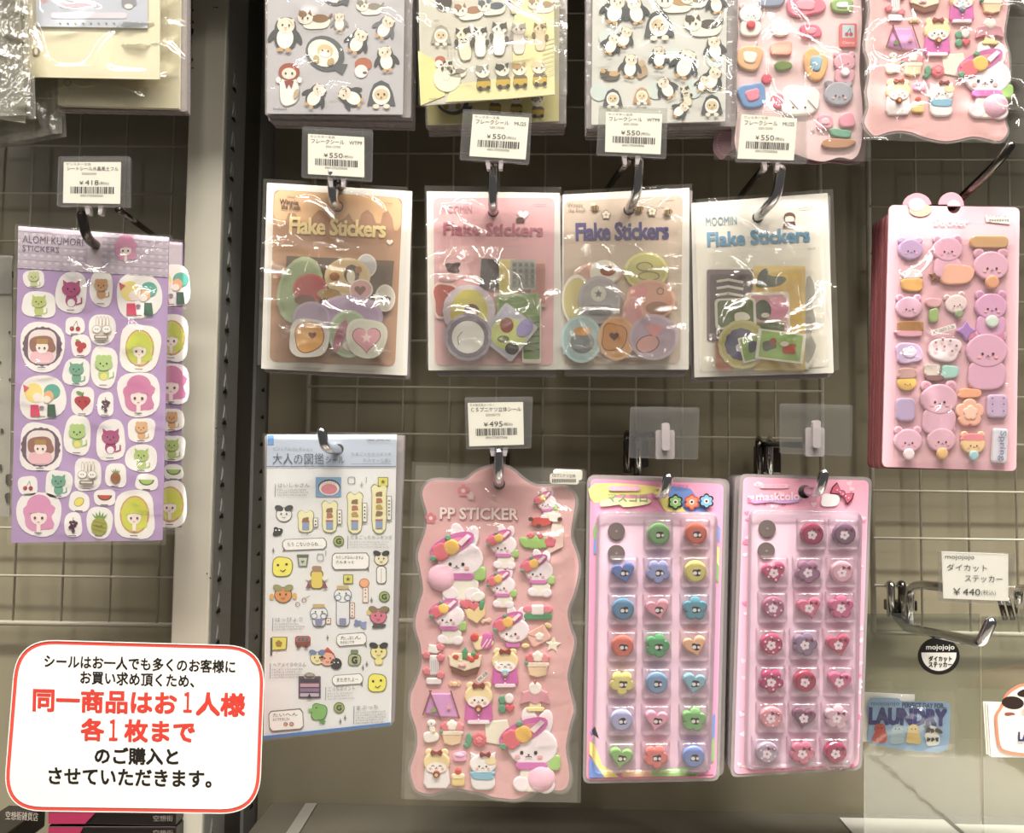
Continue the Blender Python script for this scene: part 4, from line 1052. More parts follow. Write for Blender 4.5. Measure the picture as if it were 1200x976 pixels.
gt = lambda x, y: (1165 + (x - 634) * .93, 125 + (y - 911) * .91)
q = [(1012, -150), (1196, -150), (1196, 172), (1008, 168)]
out5 = [(1183, 13), (1179, 41), (1185, 68), (1184, 113), (1180, 140), (1183, 155), (1172, 168), (1150, 164), (1138, 163), (1120, 167), (1104, 168), (1081, 163), (1068, 158), (1054, 156), (1040, 158), (1027, 162), (1018, 158), (1010, 144), (1015, 126), (1013, 108), (1016, 90), (1015, 70), (1011, 52), (1017, 13), (1013, -20), (1019, -60), (1014, -100), (1022, -140), (1176, -140), (1186, -100), (1180, -60), (1186, -20)]
t, pl = pack('puffy_sticker_pack', 'scalloped pink puffy sheet cut off by the top edge at upper right', 'sticker pack', q, .19)
inv = lambda x, y: (634 + (x - 1165) / .93, 911 + (y - 125) / .91)
scalloped(t, pl, gt, [p for p in PPS if p[2] > 590], [inv(*p) for p in out5], None)
sheet_film('cellophane_sleeve', pl, q, .0045, t, seed=9, amp=.0016, nx=50, ny=80)

# ---------------------------------------------------------------- flake sticker packs with header cards
def rounded_poly_clip(q, r): return rquad(q, r)
def flake(label, q, qin, hole, white, head, low, split, seed, d=.180, film_seed=0, sx=0):
    t, pl = pack('flake_sticker_pack', label, 'sticker pack', q, d, None, sx)
    card(t, pl, rquad(q, 1.2), white, .0012, 0, hole)
    a = Art(pl, .0002); a.flat(rquad(qin, 8), low, .00025, holes=[ell(hole[0], hole[1], 6.5)]); a.build('header_print', t)
    return t, pl
def piece(t, pl, pts, col, z, inner=None, incol=None, border='#e9e4da', extra=None):
    a = Art(pl, z); a.flat(pts, border, h=.0002); c = (sum(p[0] for p in pts) / len(pts), sum(p[1] for p in pts) / len(pts))
    a.flat([(c[0] + (x - c[0]) * .87, c[1] + (y - c[1]) * .87) for x, y in pts], col)
    if extra: extra(a)
    return a.build('flake_sticker', t, 'print')
def pouch(t, pl, qf, z, seed):
    a = Art(pl); 
    sheet_film('front_pouch', pl, qf, z, t, seed=seed, amp=.0018, bulge=.004, nx=50, ny=46, wl=.012)

# honey-brown
q = [(313, 214), (483, 224), (477, 440), (306, 432)]; qin = [(321, 222), (472, 232), (463, 429), (316, 423)]
t, pl = flake('flake sticker pack with a honey-drip brown header and cream lettering, far left of its row', q, qin, (396, 242), '#d0cbc4', None, '#a98064', 0, 1)
a = Art(pl, .0003)
dr = [(322, 228), (328, 223), (466, 232), (471, 240), (470, 262), (466, 271), (462, 270), (460, 256), (455, 247), (449, 250), (446, 262), (441, 262), (437, 252), (431, 246), (424, 250), (420, 262), (414, 260), (409, 250), (404, 256), (396, 260), (388, 258), (382, 248), (374, 246), (368, 252), (362, 262), (354, 262), (346, 250), (338, 250), (334, 262), (328, 268), (324, 262), (321, 250)]
a.flat(dr, '#cfa67e', holes=[ell(396, 242, 6.5)]); a.build('honey_drip', t)
a = Art(pl, .0006); a.text('Flake Stickers', 340, 257, 452, 276, '#efd79a', 2.6, .05, sp=.92); a.build('lettering', t)
a = Art(pl, .0006); a.text('Disney', 337, 230, 346, 233, '#5b3a26', 3, .01); a.text('Winnie', 328, 234, 350, 240, '#5b3a26', 4, .03); a.text('the Pooh', 330, 240, 352, 246, '#5b3a26', 4, .03); a.line([(446, 238), (460, 239)], .6, '#8a6a44'); a.build('lettering', t)
a = Art(pl, .0006); a.flat(heart(457, 284, 4), '#f0e2d4'); a.build('heart_print', t)
z = .0006
piece(t, pl, [(336, 300), (462, 306), (460, 330), (458, 352), (335, 350)], '#5a4634', z, border='#5a4634')
piece(t, pl, ell(352, 340, 26, 40, 15), '#a3b78a', z + .0004, border='#b5c4a0')
piece(t, pl, ell(364, 338, 20, 17), '#b8434a', z + .0009, border='#c9605c', extra=lambda a: a.flat(ell(358, 352, 12, 6), '#7a4436'))
piece(t, pl, ell(430, 312, 12, 14), '#c9c6cc', z + .0008)
piece(t, pl, ell(408, 325, 27, 22), '#dcc090', z + .0013, border='#e2cda0', extra=lambda a: (a.flat(ell(413, 322, 9, 11), '#4a3428'), a.flat(ell(412, 325, 5, 8), '#e9e2d2'), a.flat(ell(393, 325, 6, 5), '#a5683c'), a.flat(ell(421, 317, 4, 4), '#a5683c'), a.flat(ell(386, 345, 14, 6), '#a8864e')))
piece(t, pl, ell(424, 340, 14, 12), '#d9a3a6', z + .0017, extra=lambda a: a.flat(heart(423, 341, 7), '#7b4a3c'))
piece(t, pl, ell(452, 350, 12, 16), '#d9d3c8', z + .0016, extra=lambda a: a.flat(ell(453, 351, 6, 3), '#55504a'))
piece(t, pl, ell(410, 372, 40, 26), '#b49bc0', z + .0020, border='#c0abca')
piece(t, pl, ell(366, 374, 22, 20), '#b5a2c2', z + .0021, border='#c0b0cc')
piece(t, pl, ell(410, 392, 24, 28), '#a9b99c', z + .0026, border='#b8ceb0', extra=lambda a: (a.flat(ell(400, 395, 6, 20, 20), '#b07288'), a.flat(ell(412, 406, 9, 6), '#e9d9dc')))
piece(t, pl, blob(364, 397, 24, 24, .06, 3), '#ddd8d6', z + .0032, border='#e2deda', extra=lambda a: (a.flat(blob(364, 396, 18, 18, .1, 7), '#7a4a2a'), a.flat(blob(364, 396, 17, 17, .1, 7), '#dfa55c'), a.flat(heart(368, 394, 5), '#7a3f2c')))
piece(t, pl, blob(431, 397, 24, 24, .1, 9), '#dfe0d2', z + .0034, border='#e9e8dc', extra=lambda a: (a.flat(heart(431, 398, 18), '#7a3f4c'), a.flat(heart(431, 398, 17), '#e3a3b2'), a.flat(star(431, 397, 7), '#f3d7dc')))
pouch(t, pl, [(319, 284), (467, 289), (463, 429), (316, 424)], .0062, 21)
sheet_film('cellophane_sleeve', pl, [(315, 216), (481, 226), (475, 438), (308, 430)], .0105, t, seed=11, amp=.0013)

# dusty pink
q = [(500, 224), (656, 226), (659, 433), (502, 434)]; qin = [(508, 232), (650, 232), (648, 428), (510, 428)]
t, pl = flake('flake sticker pack with a dusty-pink header, second in its row', q, qin, (578, 248), '#d0cbc4', None, '#d0a0a4', 0, 1)
a = Art(pl, .0004); a.text('MOOMIN', 519, 241, 553, 250, '#b5848c', 0, .02); a.text('Flake Stickers', 520, 262, 636, 276, '#b26a78', .8, .06); a.flat(heart(613, 252, 7), '#e6d8d8'); a.flat(heart(613, 252, 5), '#f2eaea'); a.line([(625, 240), (640, 240)], .5, '#8a6a70')
a.flat(blob(610, 258, 5, 3, .2, 2), '#5d3f3c'); a.build('lettering', t)
z = .0006
piece(t, pl, blob(531, 316, 20, 14, .2, 4), '#d9b0b4', z, border='#cfa2a6', extra=lambda a: a.flat(blob(531, 314, 9, 6, .3, 5), '#4a3b40'))
piece(t, pl, rot_pts(rrect(563, 304, 592, 340, 2), 578, 322, 4), '#2f2a33', z + .0004, border='#3a353c')
piece(t, pl, rot_pts(rrect(585, 304, 605, 345, 2), 600, 322, 0), '#cfc070', z + .0006, border='#d8cf90')
piece(t, pl, rrect(598, 305, 628, 340, 2), '#8f9490', z + .0008, border='#a8aaa4', extra=lambda a: [a.flat(ell(603 + (i % 4) * 7, 311 + (i // 4) * 7, 2.4, n=8), '#5c6460') for i in range(16)])
piece(t, pl, rrect(622, 306, 640, 360, 2), '#b0726c', z + .0007, border='#c9a09a')
piece(t, pl, blob(524, 352, 18, 22, .2, 8), '#b5605a', z + .0005, border='#e0c8c0')
piece(t, pl, rot_pts(rrect(582, 345, 632, 372, 2), 605, 358, -3), '#6a8a4a', z + .0012, border='#88a468')
piece(t, pl, rrect(612, 350, 634, 426, 2), '#6f8a52', z + .0010, border='#d8d8cc', extra=lambda a: [a.line([(614, 380 + i * 8), (632, 378 + i * 8)], 1.4, '#394a32') for i in range(5)])
piece(t, pl, flower(550, 365, 31, 16, .05), '#d8ccd6', z + .0018, border='#d5cbd8', extra=lambda a: (a.flat(ell(550, 367, 22, 27), '#d9d070'), a.flat(ell(553, 365, 9, 8), '#6b4434'), a.flat(ell(552, 368, 7, 4), '#f0e6d6'), a.flat(ell(552, 376, 9, 4), '#b0b4b8')))
piece(t, pl, rot_pts(rrect(572, 364, 620, 416, 3), 596, 390, 38), '#b9b9d2', z + .0023, border='#c9c6d0', extra=lambda a: (a.flat(ell(596, 392, 21, 19), '#c9cf84'), a.flat(ell(594, 382, 8, 9), '#8a4440'), a.flat(ell(600, 409, 8, 7), '#2f2c30'), a.flat(ell(590, 398, 7, 4), '#5f6a40'), a.flat(ell(615, 385, 8, 12, 40), '#9c8fc6')))
piece(t, pl, flower(549, 396, 28, 14, .06), '#7d7488', z + .0028, border='#aaa2b6', extra=lambda a: (a.flat(ell(549, 396, 19), '#ece9e6'), a.line([(538, 405), (537, 396), (542, 390)], 1, '#8a8690')))
pouch(t, pl, [(510, 292), (648, 292), (647, 429), (510, 430)], .0062, 22)
sheet_film('cellophane_sleeve', pl, [(500, 224), (657, 226), (659, 433), (502, 434)], .0105, t, seed=12, amp=.0016)

# tan
q = [(659, 228), (808, 220), (807, 433), (658, 433)]; qin = [(661, 236), (800, 229), (797, 426), (661, 428)]
t, pl = flake('flake sticker pack with a tan header and dark violet lettering, third in its row', q, qin, (737, 246), '#d0cbc4', None, '#bdaa9a', 0, 1)
a = Art(pl, .0004); a.text('Flake Stickers', 675, 261, 783, 281, '#4a4478', -1, .05, sp=.92); a.text('Winnie', 665, 238, 683, 243, '#8c7560', -1, .02); a.text('the Pooh', 666, 244, 686, 249, '#8c7560', -1, .02)
for x, y in ((710, 252), (764, 248)): a.flat(flower(x, y, 5.5, 5, .35), '#6b5c4c'); a.flat(flower(x, y, 4.8, 5, .35), '#e3d6c4'); a.flat(ell(x, y, 1.4, n=8), '#b39a70')
for x, y in ((697, 243), (749, 244), (783, 248)): a.flat(ell(x, y + 1, 5, 3.4), '#8c7048'); a.flat(ell(x - 2, y - 3, 3, 2), '#cfc4b4'); a.line([(x - 2, y - 1), (x - 2, y + 4)], 1, '#4b3c2c'); a.line([(x + 1, y - 1), (x + 1, y + 4)], 1, '#4b3c2c')
a.line([(773, 237), (789, 236)], .7, '#8a4a44'); a.build('lettering', t)
piece(t, pl, ell(700, 322, 28, 14), '#d8a79a', z, border='#e6c8bc')
piece(t, pl, ell(708, 320, 17, 15), '#e2ddd4', z + .0004, extra=lambda a: (a.flat(ell(712, 318, 9, 6), '#8c4c30'), a.flat(ell(700, 328, 6, 4), '#7b4a34')))
piece(t, pl, ell(676, 352, 18, 30), '#d5c98a', z + .0003)
piece(t, pl, ell(757, 318, 26, 22), '#c9c37a', z + .0006, border='#dcd98c', extra=lambda a: (a.ring(ell(755, 313, 9, 5), 1.5, '#8a8458'), a.ring(ell(760, 324, 12, 5), 1.5, '#9c9460')))
piece(t, pl, ell(702, 352, 25, 28), '#a9a5aa', z + .0012, border='#b5b2ba', extra=lambda a: (a.flat(ell(701, 345, 9, 9), '#d6d2cc'), a.flat(star(701, 345, 5), '#6b6a70'), a.flat(rrect(690, 358, 716, 370, 3), '#85838a')))
piece(t, pl, ell(762, 352, 29, 24), '#dca48e', z + .0015, border='#e5b4a0', extra=lambda a: (a.flat(heart(748, 344, 12), '#e2929a'), a.flat(ell(770, 362, 14, 8), '#9c6c5a'), a.ring(flower(773, 342, 4), .8, '#7b5c4c')))
piece(t, pl, ell(741, 366, 12, 18), '#e0a2a2', z + .0018, border='#e2b4ac')
piece(t, pl, ell(681, 398, 24, 28), '#a9c0c4', z + .0022, border='#b5d2d8', extra=lambda a: (a.flat(ell(682, 402, 14, 13), '#6f777c'), a.flat(ell(682, 389, 10, 5), '#cf9248')))
piece(t, pl, ell(722, 397, 22, 26), '#d9a06a', z + .0026, border='#e0b48a', extra=lambda a: (a.flat(blob(719, 396, 15, 17, .12, 3), '#7a4a2c'), a.flat(blob(719, 396, 14, 16, .12, 3), '#c98844'), a.flat(heart(719, 395, 6), '#5a3424')))
piece(t, pl, ell(765, 396, 29, 27), '#b9a3b8', z + .0029, border='#c4b2c4', extra=lambda a: (a.flat(ell(758, 404, 14, 10, -20), '#6b3a3c'), a.flat(ell(758, 404, 13, 9, -20), '#e2a9a4'), a.flat(heart(766, 388, 10), '#e39aa0')))
pouch(t, pl, [(661, 290), (797, 288), (797, 427), (661, 428)], .0062, 23)
sheet_film('cellophane_sleeve', pl, [(660, 230), (807, 222), (806, 431), (659, 431)], .0105, t, seed=13, amp=.0016)

# white
q = [(810, 238), (970, 226), (977, 437), (814, 442)]; qin = [(814, 246), (964, 234), (969, 430), (820, 436)]
t, pl = flake('flake sticker pack with a white header and slate-blue lettering, last in its row', q, qin, (888, 255), '#d0cbc4', None, '#ddd7cc', 0, 1)
a = Art(pl, .0004); a.text('MOOMIN', 827, 254, 863, 264, '#8fa2ac', -3, .02); a.text('Flake Stickers', 829, 270, 948, 286, '#6a95b2', -3, .07); a.flat(ell(925, 255, 7, 6), '#6b4a34'); a.flat(ell(925, 257, 5.5, 3.5), '#efe4da'); a.flat([(919, 260), (931, 260), (933, 267), (917, 267)], '#5c2c24'); a.line([(935, 245), (952, 243)], .8, '#8c8478'); a.text('MADE', 946, 291, 955, 293, '#777', -3); a.build('lettering', t)
piece(t, pl, rrect(828, 316, 884, 400, 3), '#57454f', z, border='#6b5a62', extra=lambda a: [a.line([(840, 330 + i * 8), (853, 328 + i * 8), (870, 331 + i * 8)], 3, '#ddd7cc') for i in range(3)])
piece(t, pl, rrect(882, 312, 943, 434, 2), '#d8b458', z + .0004, border='#d8bc70', extra=lambda a: (a.flat(blob(902, 330, 16, 8, .3, 3), '#3f4c3c'), a.flat(ell(893, 324, 5, 10, 30), '#2f3a30')))
piece(t, pl, smooth_loop([(944, 318), (952, 322), (955, 340), (951, 356), (956, 375), (950, 395), (957, 410), (950, 428), (942, 430), (940, 370)], 2), '#a8a49e', z + .0002, border='#e4e0d8')
piece(t, pl, rot_pts(rrect(872, 343, 925, 395, 5), 898, 370, -2), '#c9969c', z + .0009, border='#e4d4cc', extra=lambda a: (a.flat(ell(910, 361, 13, 13), '#dc8fae'), a.flat(ell(893, 364, 10, 12), '#3f4a3a'), a.flat(ell(896, 370, 5, 3), '#d8cfc0'), a.flat(rrect(880, 378, 918, 390, 2), '#59663e')))
piece(t, pl, rot_pts(rrect(837, 350, 885, 386, 5), 861, 368, -2), '#56673a', z + .0013, border='#dcd6c8', extra=lambda a: a.flat(blob(868, 372, 9, 6, .2, 4), '#e2dcd0'))
piece(t, pl, rrect(838, 398, 862, 434, 6), '#a4573c', z + .0010, border='#b8744c')
piece(t, pl, flower(869, 404, 29, 16, .06), '#b9ae6c', z + .0017, border='#c9bf86', extra=lambda a: (a.flat(flower(867, 404, 19, 12, .08), '#4f4c72'), a.flat(ell(867, 408, 6, 5), '#cfcad0')))
piece(t, pl, rot_pts(rrect(866, 393, 897, 423, 1), 882, 408, -14), '#84a45c', z + .0024, border='#e2ddd0', extra=lambda a: a.flat(blob(881, 407, 6, 7, .2, 4), '#4f4c62'))
piece(t, pl, rot_pts(rrect(885, 389, 941, 424, 1), 913, 406, 7), '#97b868', z + .0029, border='#e9e4d8', extra=lambda a: (a.flat(blob(899, 406, 8, 6, .2, 4), '#5b5648'), a.flat(ell(904, 401, 4, 4), '#a8443a'), a.flat(blob(923, 410, 8, 6, .2, 6), '#b5402f'), a.flat(ell(917, 404, 5, 3), '#ece2d6')))
pouch(t, pl, [(826, 300), (956, 292), (966, 432), (818, 438)], .0062, 24)
sheet_film('cellophane_sleeve', pl, [(812, 240), (969, 228), (976, 436), (815, 441)], .0105, t, seed=14, amp=.0015)
# the packs behind them
for lab, grp, q, n in (('flake pack back, its lower edge behind the honey-brown pack', 'packs behind the honey-brown header', [(316, 217), (482, 227), (480, 444), (311, 436)], 2),
                   ('flake pack back, its lower edge behind the dusty-pink pack', 'packs behind the dusty-pink header', [(505, 228), (658, 230), (652, 440), (512, 439)], 3),
                   ('flake pack back, its lower edge behind the tan pack', 'packs behind the tan header', [(664, 232), (811, 224), (803, 440), (662, 439)], 3),
                   ('flake pack back, its lower edge behind the white-headed pack', 'packs behind the white header', [(808, 240), (972, 230), (972, 442), (812, 446)], 3)):
    back_packs('flake_sticker_pack', lab, 'sticker pack', grp, q, .175, n, .0042, '#b9b4ac')

# ---------------------------------------------------------------- purple sheet in the left bay
q = [(20, 263), (204, 277), (196, 638), (10, 638)]
t, pl = pack('sticker_sheet_pack', 'purple sticker sheet with a lilac gingham header in the left bay', 'sticker pack', q, .172)
ci = [(22, 265), (198, 278), (190, 633), (13, 636)]
card(t, pl, rquad(ci, 1), '#b79ac8', .0008, 0, (111, 286), r=6)
def lp(u, v): return bil(ci, u, v)
a = Art(pl, .0002); hv = .132
a.flat([lp(0, 0), lp(1, 0), lp(1, hv), lp(0, hv)], '#dccfd8', .0003, holes=[ell(111, 286, 6)])
for k in range(19):
    u = (k + .25) / 19; a.flat([lp(u, 0), lp(u + .026, 0), lp(u + .026, hv), lp(u, hv)], '#c3b6c6', .0004) if abs(lp(u, .06)[0] - 108) > 10 else None
for k in range(6):
    v = (k + .25) / 6 * hv; a.flat([lp(0, v), lp(.46, v), lp(.46, v + .011), lp(0, v + .011)], '#c3b6c6', .00045); a.flat([lp(.56, v), lp(1, v), lp(1, v + .011), lp(.56, v + .011)], '#c3b6c6', .00045)
a.build('gingham_header', t)
a = Art(pl, .0006); a.text('ALOMI KUMORI', 27, 278, 98, 286.5, '#6f6078', 3.5, .02); a.text('STICKERS', 27, 288.5, 70, 295.5, '#6f6078', 3.5, .02); a.line([(170, 282), (190, 284)], .7, '#8c7d92'); a.build('lettering', t)
flat_sticker(lambda a: p_girl(a, '#d998b8'), 148, 291, .85, pl, t, 0, z=.0006)
ST = [(lambda a: p_animal(a, '#c9cf9a', None, 'spike'), 40, 327, .6, (26, 22)), (lambda a: p_animal(a, '#b2487f', '#f5eef0'), 84, 343, 1.0, (38, 50)), (lambda a: p_animal(a, '#d3a374', None, 'spike'), 119, 338, .75, (28, 44)), (p_couple, 163, 347, .98, (54, 56)), (lambda a: p_animal(a, '#bfca78', None, 'cat'), 46, 357, .78, (42, 32)),
      (p_frame, 50, 406, .98, (54, 60)), (p_cherry, 88, 382, .65, (24, 22)), (p_bunnies, 120, 386, .85, (32, 38)), (lambda a: p_girl(a, '#c9d05a', bg='#e6cd96', fr='#c9a26a'), 164, 408, 1.0, (50, 60)), (p_berries, 95, 405, .75, (24, 28)), (lambda a: p_animal(a, '#74a890'), 90, 436, .8, (33, 34)), (lambda a: p_animal(a, '#b4cd84', '#e6dc80', 'spike'), 122, 430, .95, (32, 52)),
      (p_couple, 50, 466, .95, (56, 54)), (lambda a: p_girl(a, '#d285ae'), 163, 462, 1.2, (52, 54)), (p_apple, 97, 470, .85, (28, 36)), (p_grape, 124, 474, .7, (20, 30)), (p_frame, 48, 524, .98, (52, 60)), (lambda a: p_animal(a, '#b4cd84', '#e6dc80', 'spike'), 91, 510, .9, (32, 50)), (lambda a: p_animal(a, '#a8457a', '#f5eef0'), 130, 516, .95, (36, 50)), (lambda a: p_animal(a, '#d9ab7c', None, 'spike'), 166, 504, .68, (34, 30)),
      (lambda a: p_animal(a, '#b0c472'), 166, 537, .8, (38, 34)), (p_cherry, 33, 569, .6, (24, 24)), (lambda a: p_animal(a, '#6fa890'), 69, 567, .78, (33, 34)), (p_bunnies, 103, 556, .85, (34, 40)), (lambda a: p_pine(a, '#a3664a'), 136, 557, .6, (26, 30)), (p_melon, 172, 565, .75, (28, 20)), (lambda a: p_girl(a, '#dc9ac0'), 46, 602, 1.2, (54, 54)), (lambda a: p_melon(a, '#c0483c', '#5a3a2c'), 123, 583, .72, (27, 20)),
      (p_lemon, 93, 588, .7, (25, 25)), (p_grape, 86, 615, .72, (22, 30)), (lambda a: p_pine(a), 117, 612, .95, (32, 38)), (lambda a: p_girl(a, '#d2d552', bg='#e4c98e', fr='#cda468'), 158, 603, 1.02, (50, 60))]
for kd, x, y, s, b in ST: flat_sticker(kd, x, y, s, pl, t, 1, z=.0002, base=b)
sheet_film('cellophane_sleeve', pl, q, .0016, t, seed=31, amp=.0009, nx=44, ny=80)
q = [(24, 266), (216, 282), (217, 626), (20, 630)]
t, pl = pack('sticker_sheet_pack', 'second purple sticker sheet peeking out at the right behind the gingham one', 'sticker pack', q, .150)
card(t, pl, rquad([(30, 270), (214, 284), (212, 618), (28, 622)], 1), '#a084b0', .0008)
a = Art(pl, .0003); a.flat([(31, 271), (213, 285), (213, 322), (31, 310)], '#c9bcc6'); a.build('gingham_header', t)
for kd, x, y, s, b in ST:
    if x > 155: flat_sticker(kd, 202 - (166 - x) * .3, y - 12, s * .95, pl, t, 1, z=.0004, base=(b[0] * .85, b[1] * .95))
sheet_film('cellophane_sleeve', pl, q, .0014, t, seed=32, nx=24, ny=40)
q = [(-60, 296), (16, 300), (13, 607), (-60, 607)]
t, pl = pack('sticker_sheet_pack', 'pale grey sticker sheet cut by the left edge beside the purple sheet', 'sticker pack', q, .13)
card(t, pl, rquad([(-58, 298), (15, 300), (11, 605), (-58, 605)], 1), '#c9c4b8', .0008)
a = Art(pl, .0003)
for x, y, r in ((2, 328, 4), (14, 322, 4), (1, 425, 2), (12, 445, 2), (3, 505, 3), (11, 562, 7), (10, 583, 6), (1, 548, 4), (12, 390, 2)): a.flat(blob(x, y, r * .6, r, .2, y), '#5b5148')
a.flat([(-58, 298), (15, 300), (15, 345), (-58, 343)], '#b4b0a8'); a.build('printed_marks', t)
sheet_film('cellophane_sleeve', pl, q, .0014, t, seed=33, nx=16, ny=40)

# clear-file packs at the top left
q = [(28, -150), (198, -150), (197, 93), (26, 91)]
t, pl = pack('clear_file_pack', 'cream card in a clear sleeve with a pale blue header strip, top left', 'stationery pack', q, .190)
card(t, pl, rquad([(30, -150), (188, -150), (187, 93), (28, 90)], 1), '#e3dbc0', .001)
a = Art(pl, .0006); a.flat([(44, -60), (174, -60), (174, 34), (43, 32)], '#bfc3cf', .0012, h=.0006)
a.flat(rrect(61, 16, 150, 23, 3), '#d9d2da', .0014); a.flat(rrect(70, 4, 116, 10, 2), '#d0bcc8', .0014)
for k in range(8): a.flat([(70 + k * 9, 28), (73 + k * 9, 28), (73 + k * 9, 31)], ('#7a7c70', '#6d7a86', '#a39a60')[k % 3], .0014)
a.flat(heart(53, -2, 8), '#d39a9c', .0014); a.flat(blob(152, 4, 9, 7, .1, 4), '#8f8f98', .0014); a.flat(ell(152, 9, 5, 3), '#ecdcd8', .0015)
for k in range(7): a.text('オリジナルシ'[k % 6], 71 + k * 6, 5, 75 + k * 6, 9, '#d8a6b4', 0, .02, .0015)
a.build('header_strip', t)
a = Art(pl, .0006); a.flat(ell(43, 61, 4.6, n=16), '#8d8472'); a.flat(ell(43, 61, 2.2, 4.2, n=12), '#e9e4d4'); a.build('binder_hole', t)
sheet_film('cellophane_sleeve', pl, q, .0022, t, seed=41, amp=.0016, wl=.024)
q = [(60, -150), (219, -150), (219, 130), (64, 125)]
t, pl = pack('clear_file_pack', 'lower cream card showing below the blue-headed pack at top left', 'stationery pack', q, .180)
card(t, pl, rquad([(66, -150), (212, -150), (209, 127), (68, 123)], 1), '#d6cdb0', .003)
a = Art(pl, .0006); a.ring(ell(80, 97, 4, n=14), 1, '#a59c84'); a.build('binder_hole', t)
sheet_film('cellophane_sleeve', pl, q, .0022, t, seed=42, amp=.0014, wl=.02)
q = [(66, -150), (221, -150), (220, 132), (66, 129)]
back_packs('clear_file_pack', 'cream card pack edge back, behind the lower cream card', 'stationery pack', 'packs behind the cream cards at top left', q, .174, 2, .004, '#b3ab92')
for lab, qq, d, sd, cc in (('crumpled clear bag of cream paper cut by the left edge at the top', [(-70, -150), (30, -150), (40, 137), (-60, 140)], .196, 43, '#ddd8c4'),
                        ('lower crumpled clear bag with a grey-green card at the left edge', [(-60, -150), (66, -150), (76, 158), (-60, 182)], .176, 44, '#a9a996')):
    t, pl = pack('crumpled_bag', lab, 'stationery pack', qq, d)
    ii = inset(qq, 9); card(t, pl, [(ii[0][0], ii[0][1]), (ii[1][0] - 6, ii[1][1]), (ii[2][0] - (2 if sd == 43 else 34), ii[2][1] + (16 if sd == 43 else 2)), (ii[3][0], ii[3][1])], cc, .001)
    sheet_film('cellophane_bag', pl, qq, .0025, t, 'crumpled_film', nx=60, ny=90, amp=.0030, wl=.013, seed=sd)
    a = sheet_film('cellophane_bag', pl, [(p[0] + 3, p[1] + 3) for p in qq], .0006, t, 'crumpled_film', nx=40, ny=60, amp=.0022, wl=.016, seed=sd + 5)
t = None

# ---------------------------------------------------------------- bear-eared pink sheet on the right
q = [(1042, 240), (1195, 243), (1191, 552), (1034, 547)]
t, pl = pack('puffy_sticker_pack', 'pale pink puffy bear sticker sheet with two round ears on its top edge', 'sticker pack', q, .186)
hole = [ell(1118, 242, 8)]
a = Art(pl)
a.flat(rquad(q, 7), '#d7aab4', 0, h=.0012, holes=hole)
a.flat([(1058 + 17 - 17 * math.cos(k * math.pi / 10), 242 - 16 * math.sin(k * math.pi / 10)) for k in range(11)], '#c78f9b', -.0002, h=.001)
a.flat([(1100 + 15 - 15 * math.cos(k * math.pi / 10), 241 - 16 * math.sin(k * math.pi / 10)) for k in range(11)], '#c78f9b', -.0002, h=.001)
a.build('backing_card', t)
a = Art(pl, .0004); a.text('Sticker', 1094, 256, 1134, 265, '#f4e6e8', 1, .02, .0006); a.flat(ell(1078, 246, 13, 8), '#d8b894', .0005); a.flat(ell(1074, 240, 10, 8), '#d9a8b2', .0006)
a.build('lettering', t)
a = Art(pl, .0004); a.flat(rquad([(1154, 252), (1184, 255), (1183, 263), (1155, 260)], 1), '#e4ddd0', .0006)
for k in range(16): a.flat([(1158 + k * 1.5, 257), (1158.8 + k * 1.5, 257), (1158.8 + k * 1.5, 260), (1158 + k * 1.5, 260)], '#2b2725', .0007)
a.text('PVC ステッカー', 1157, 253, 1182, 256, '#3b3734', 4, .02, .0007); a.build('price_sticker', t, 'rough_paper')
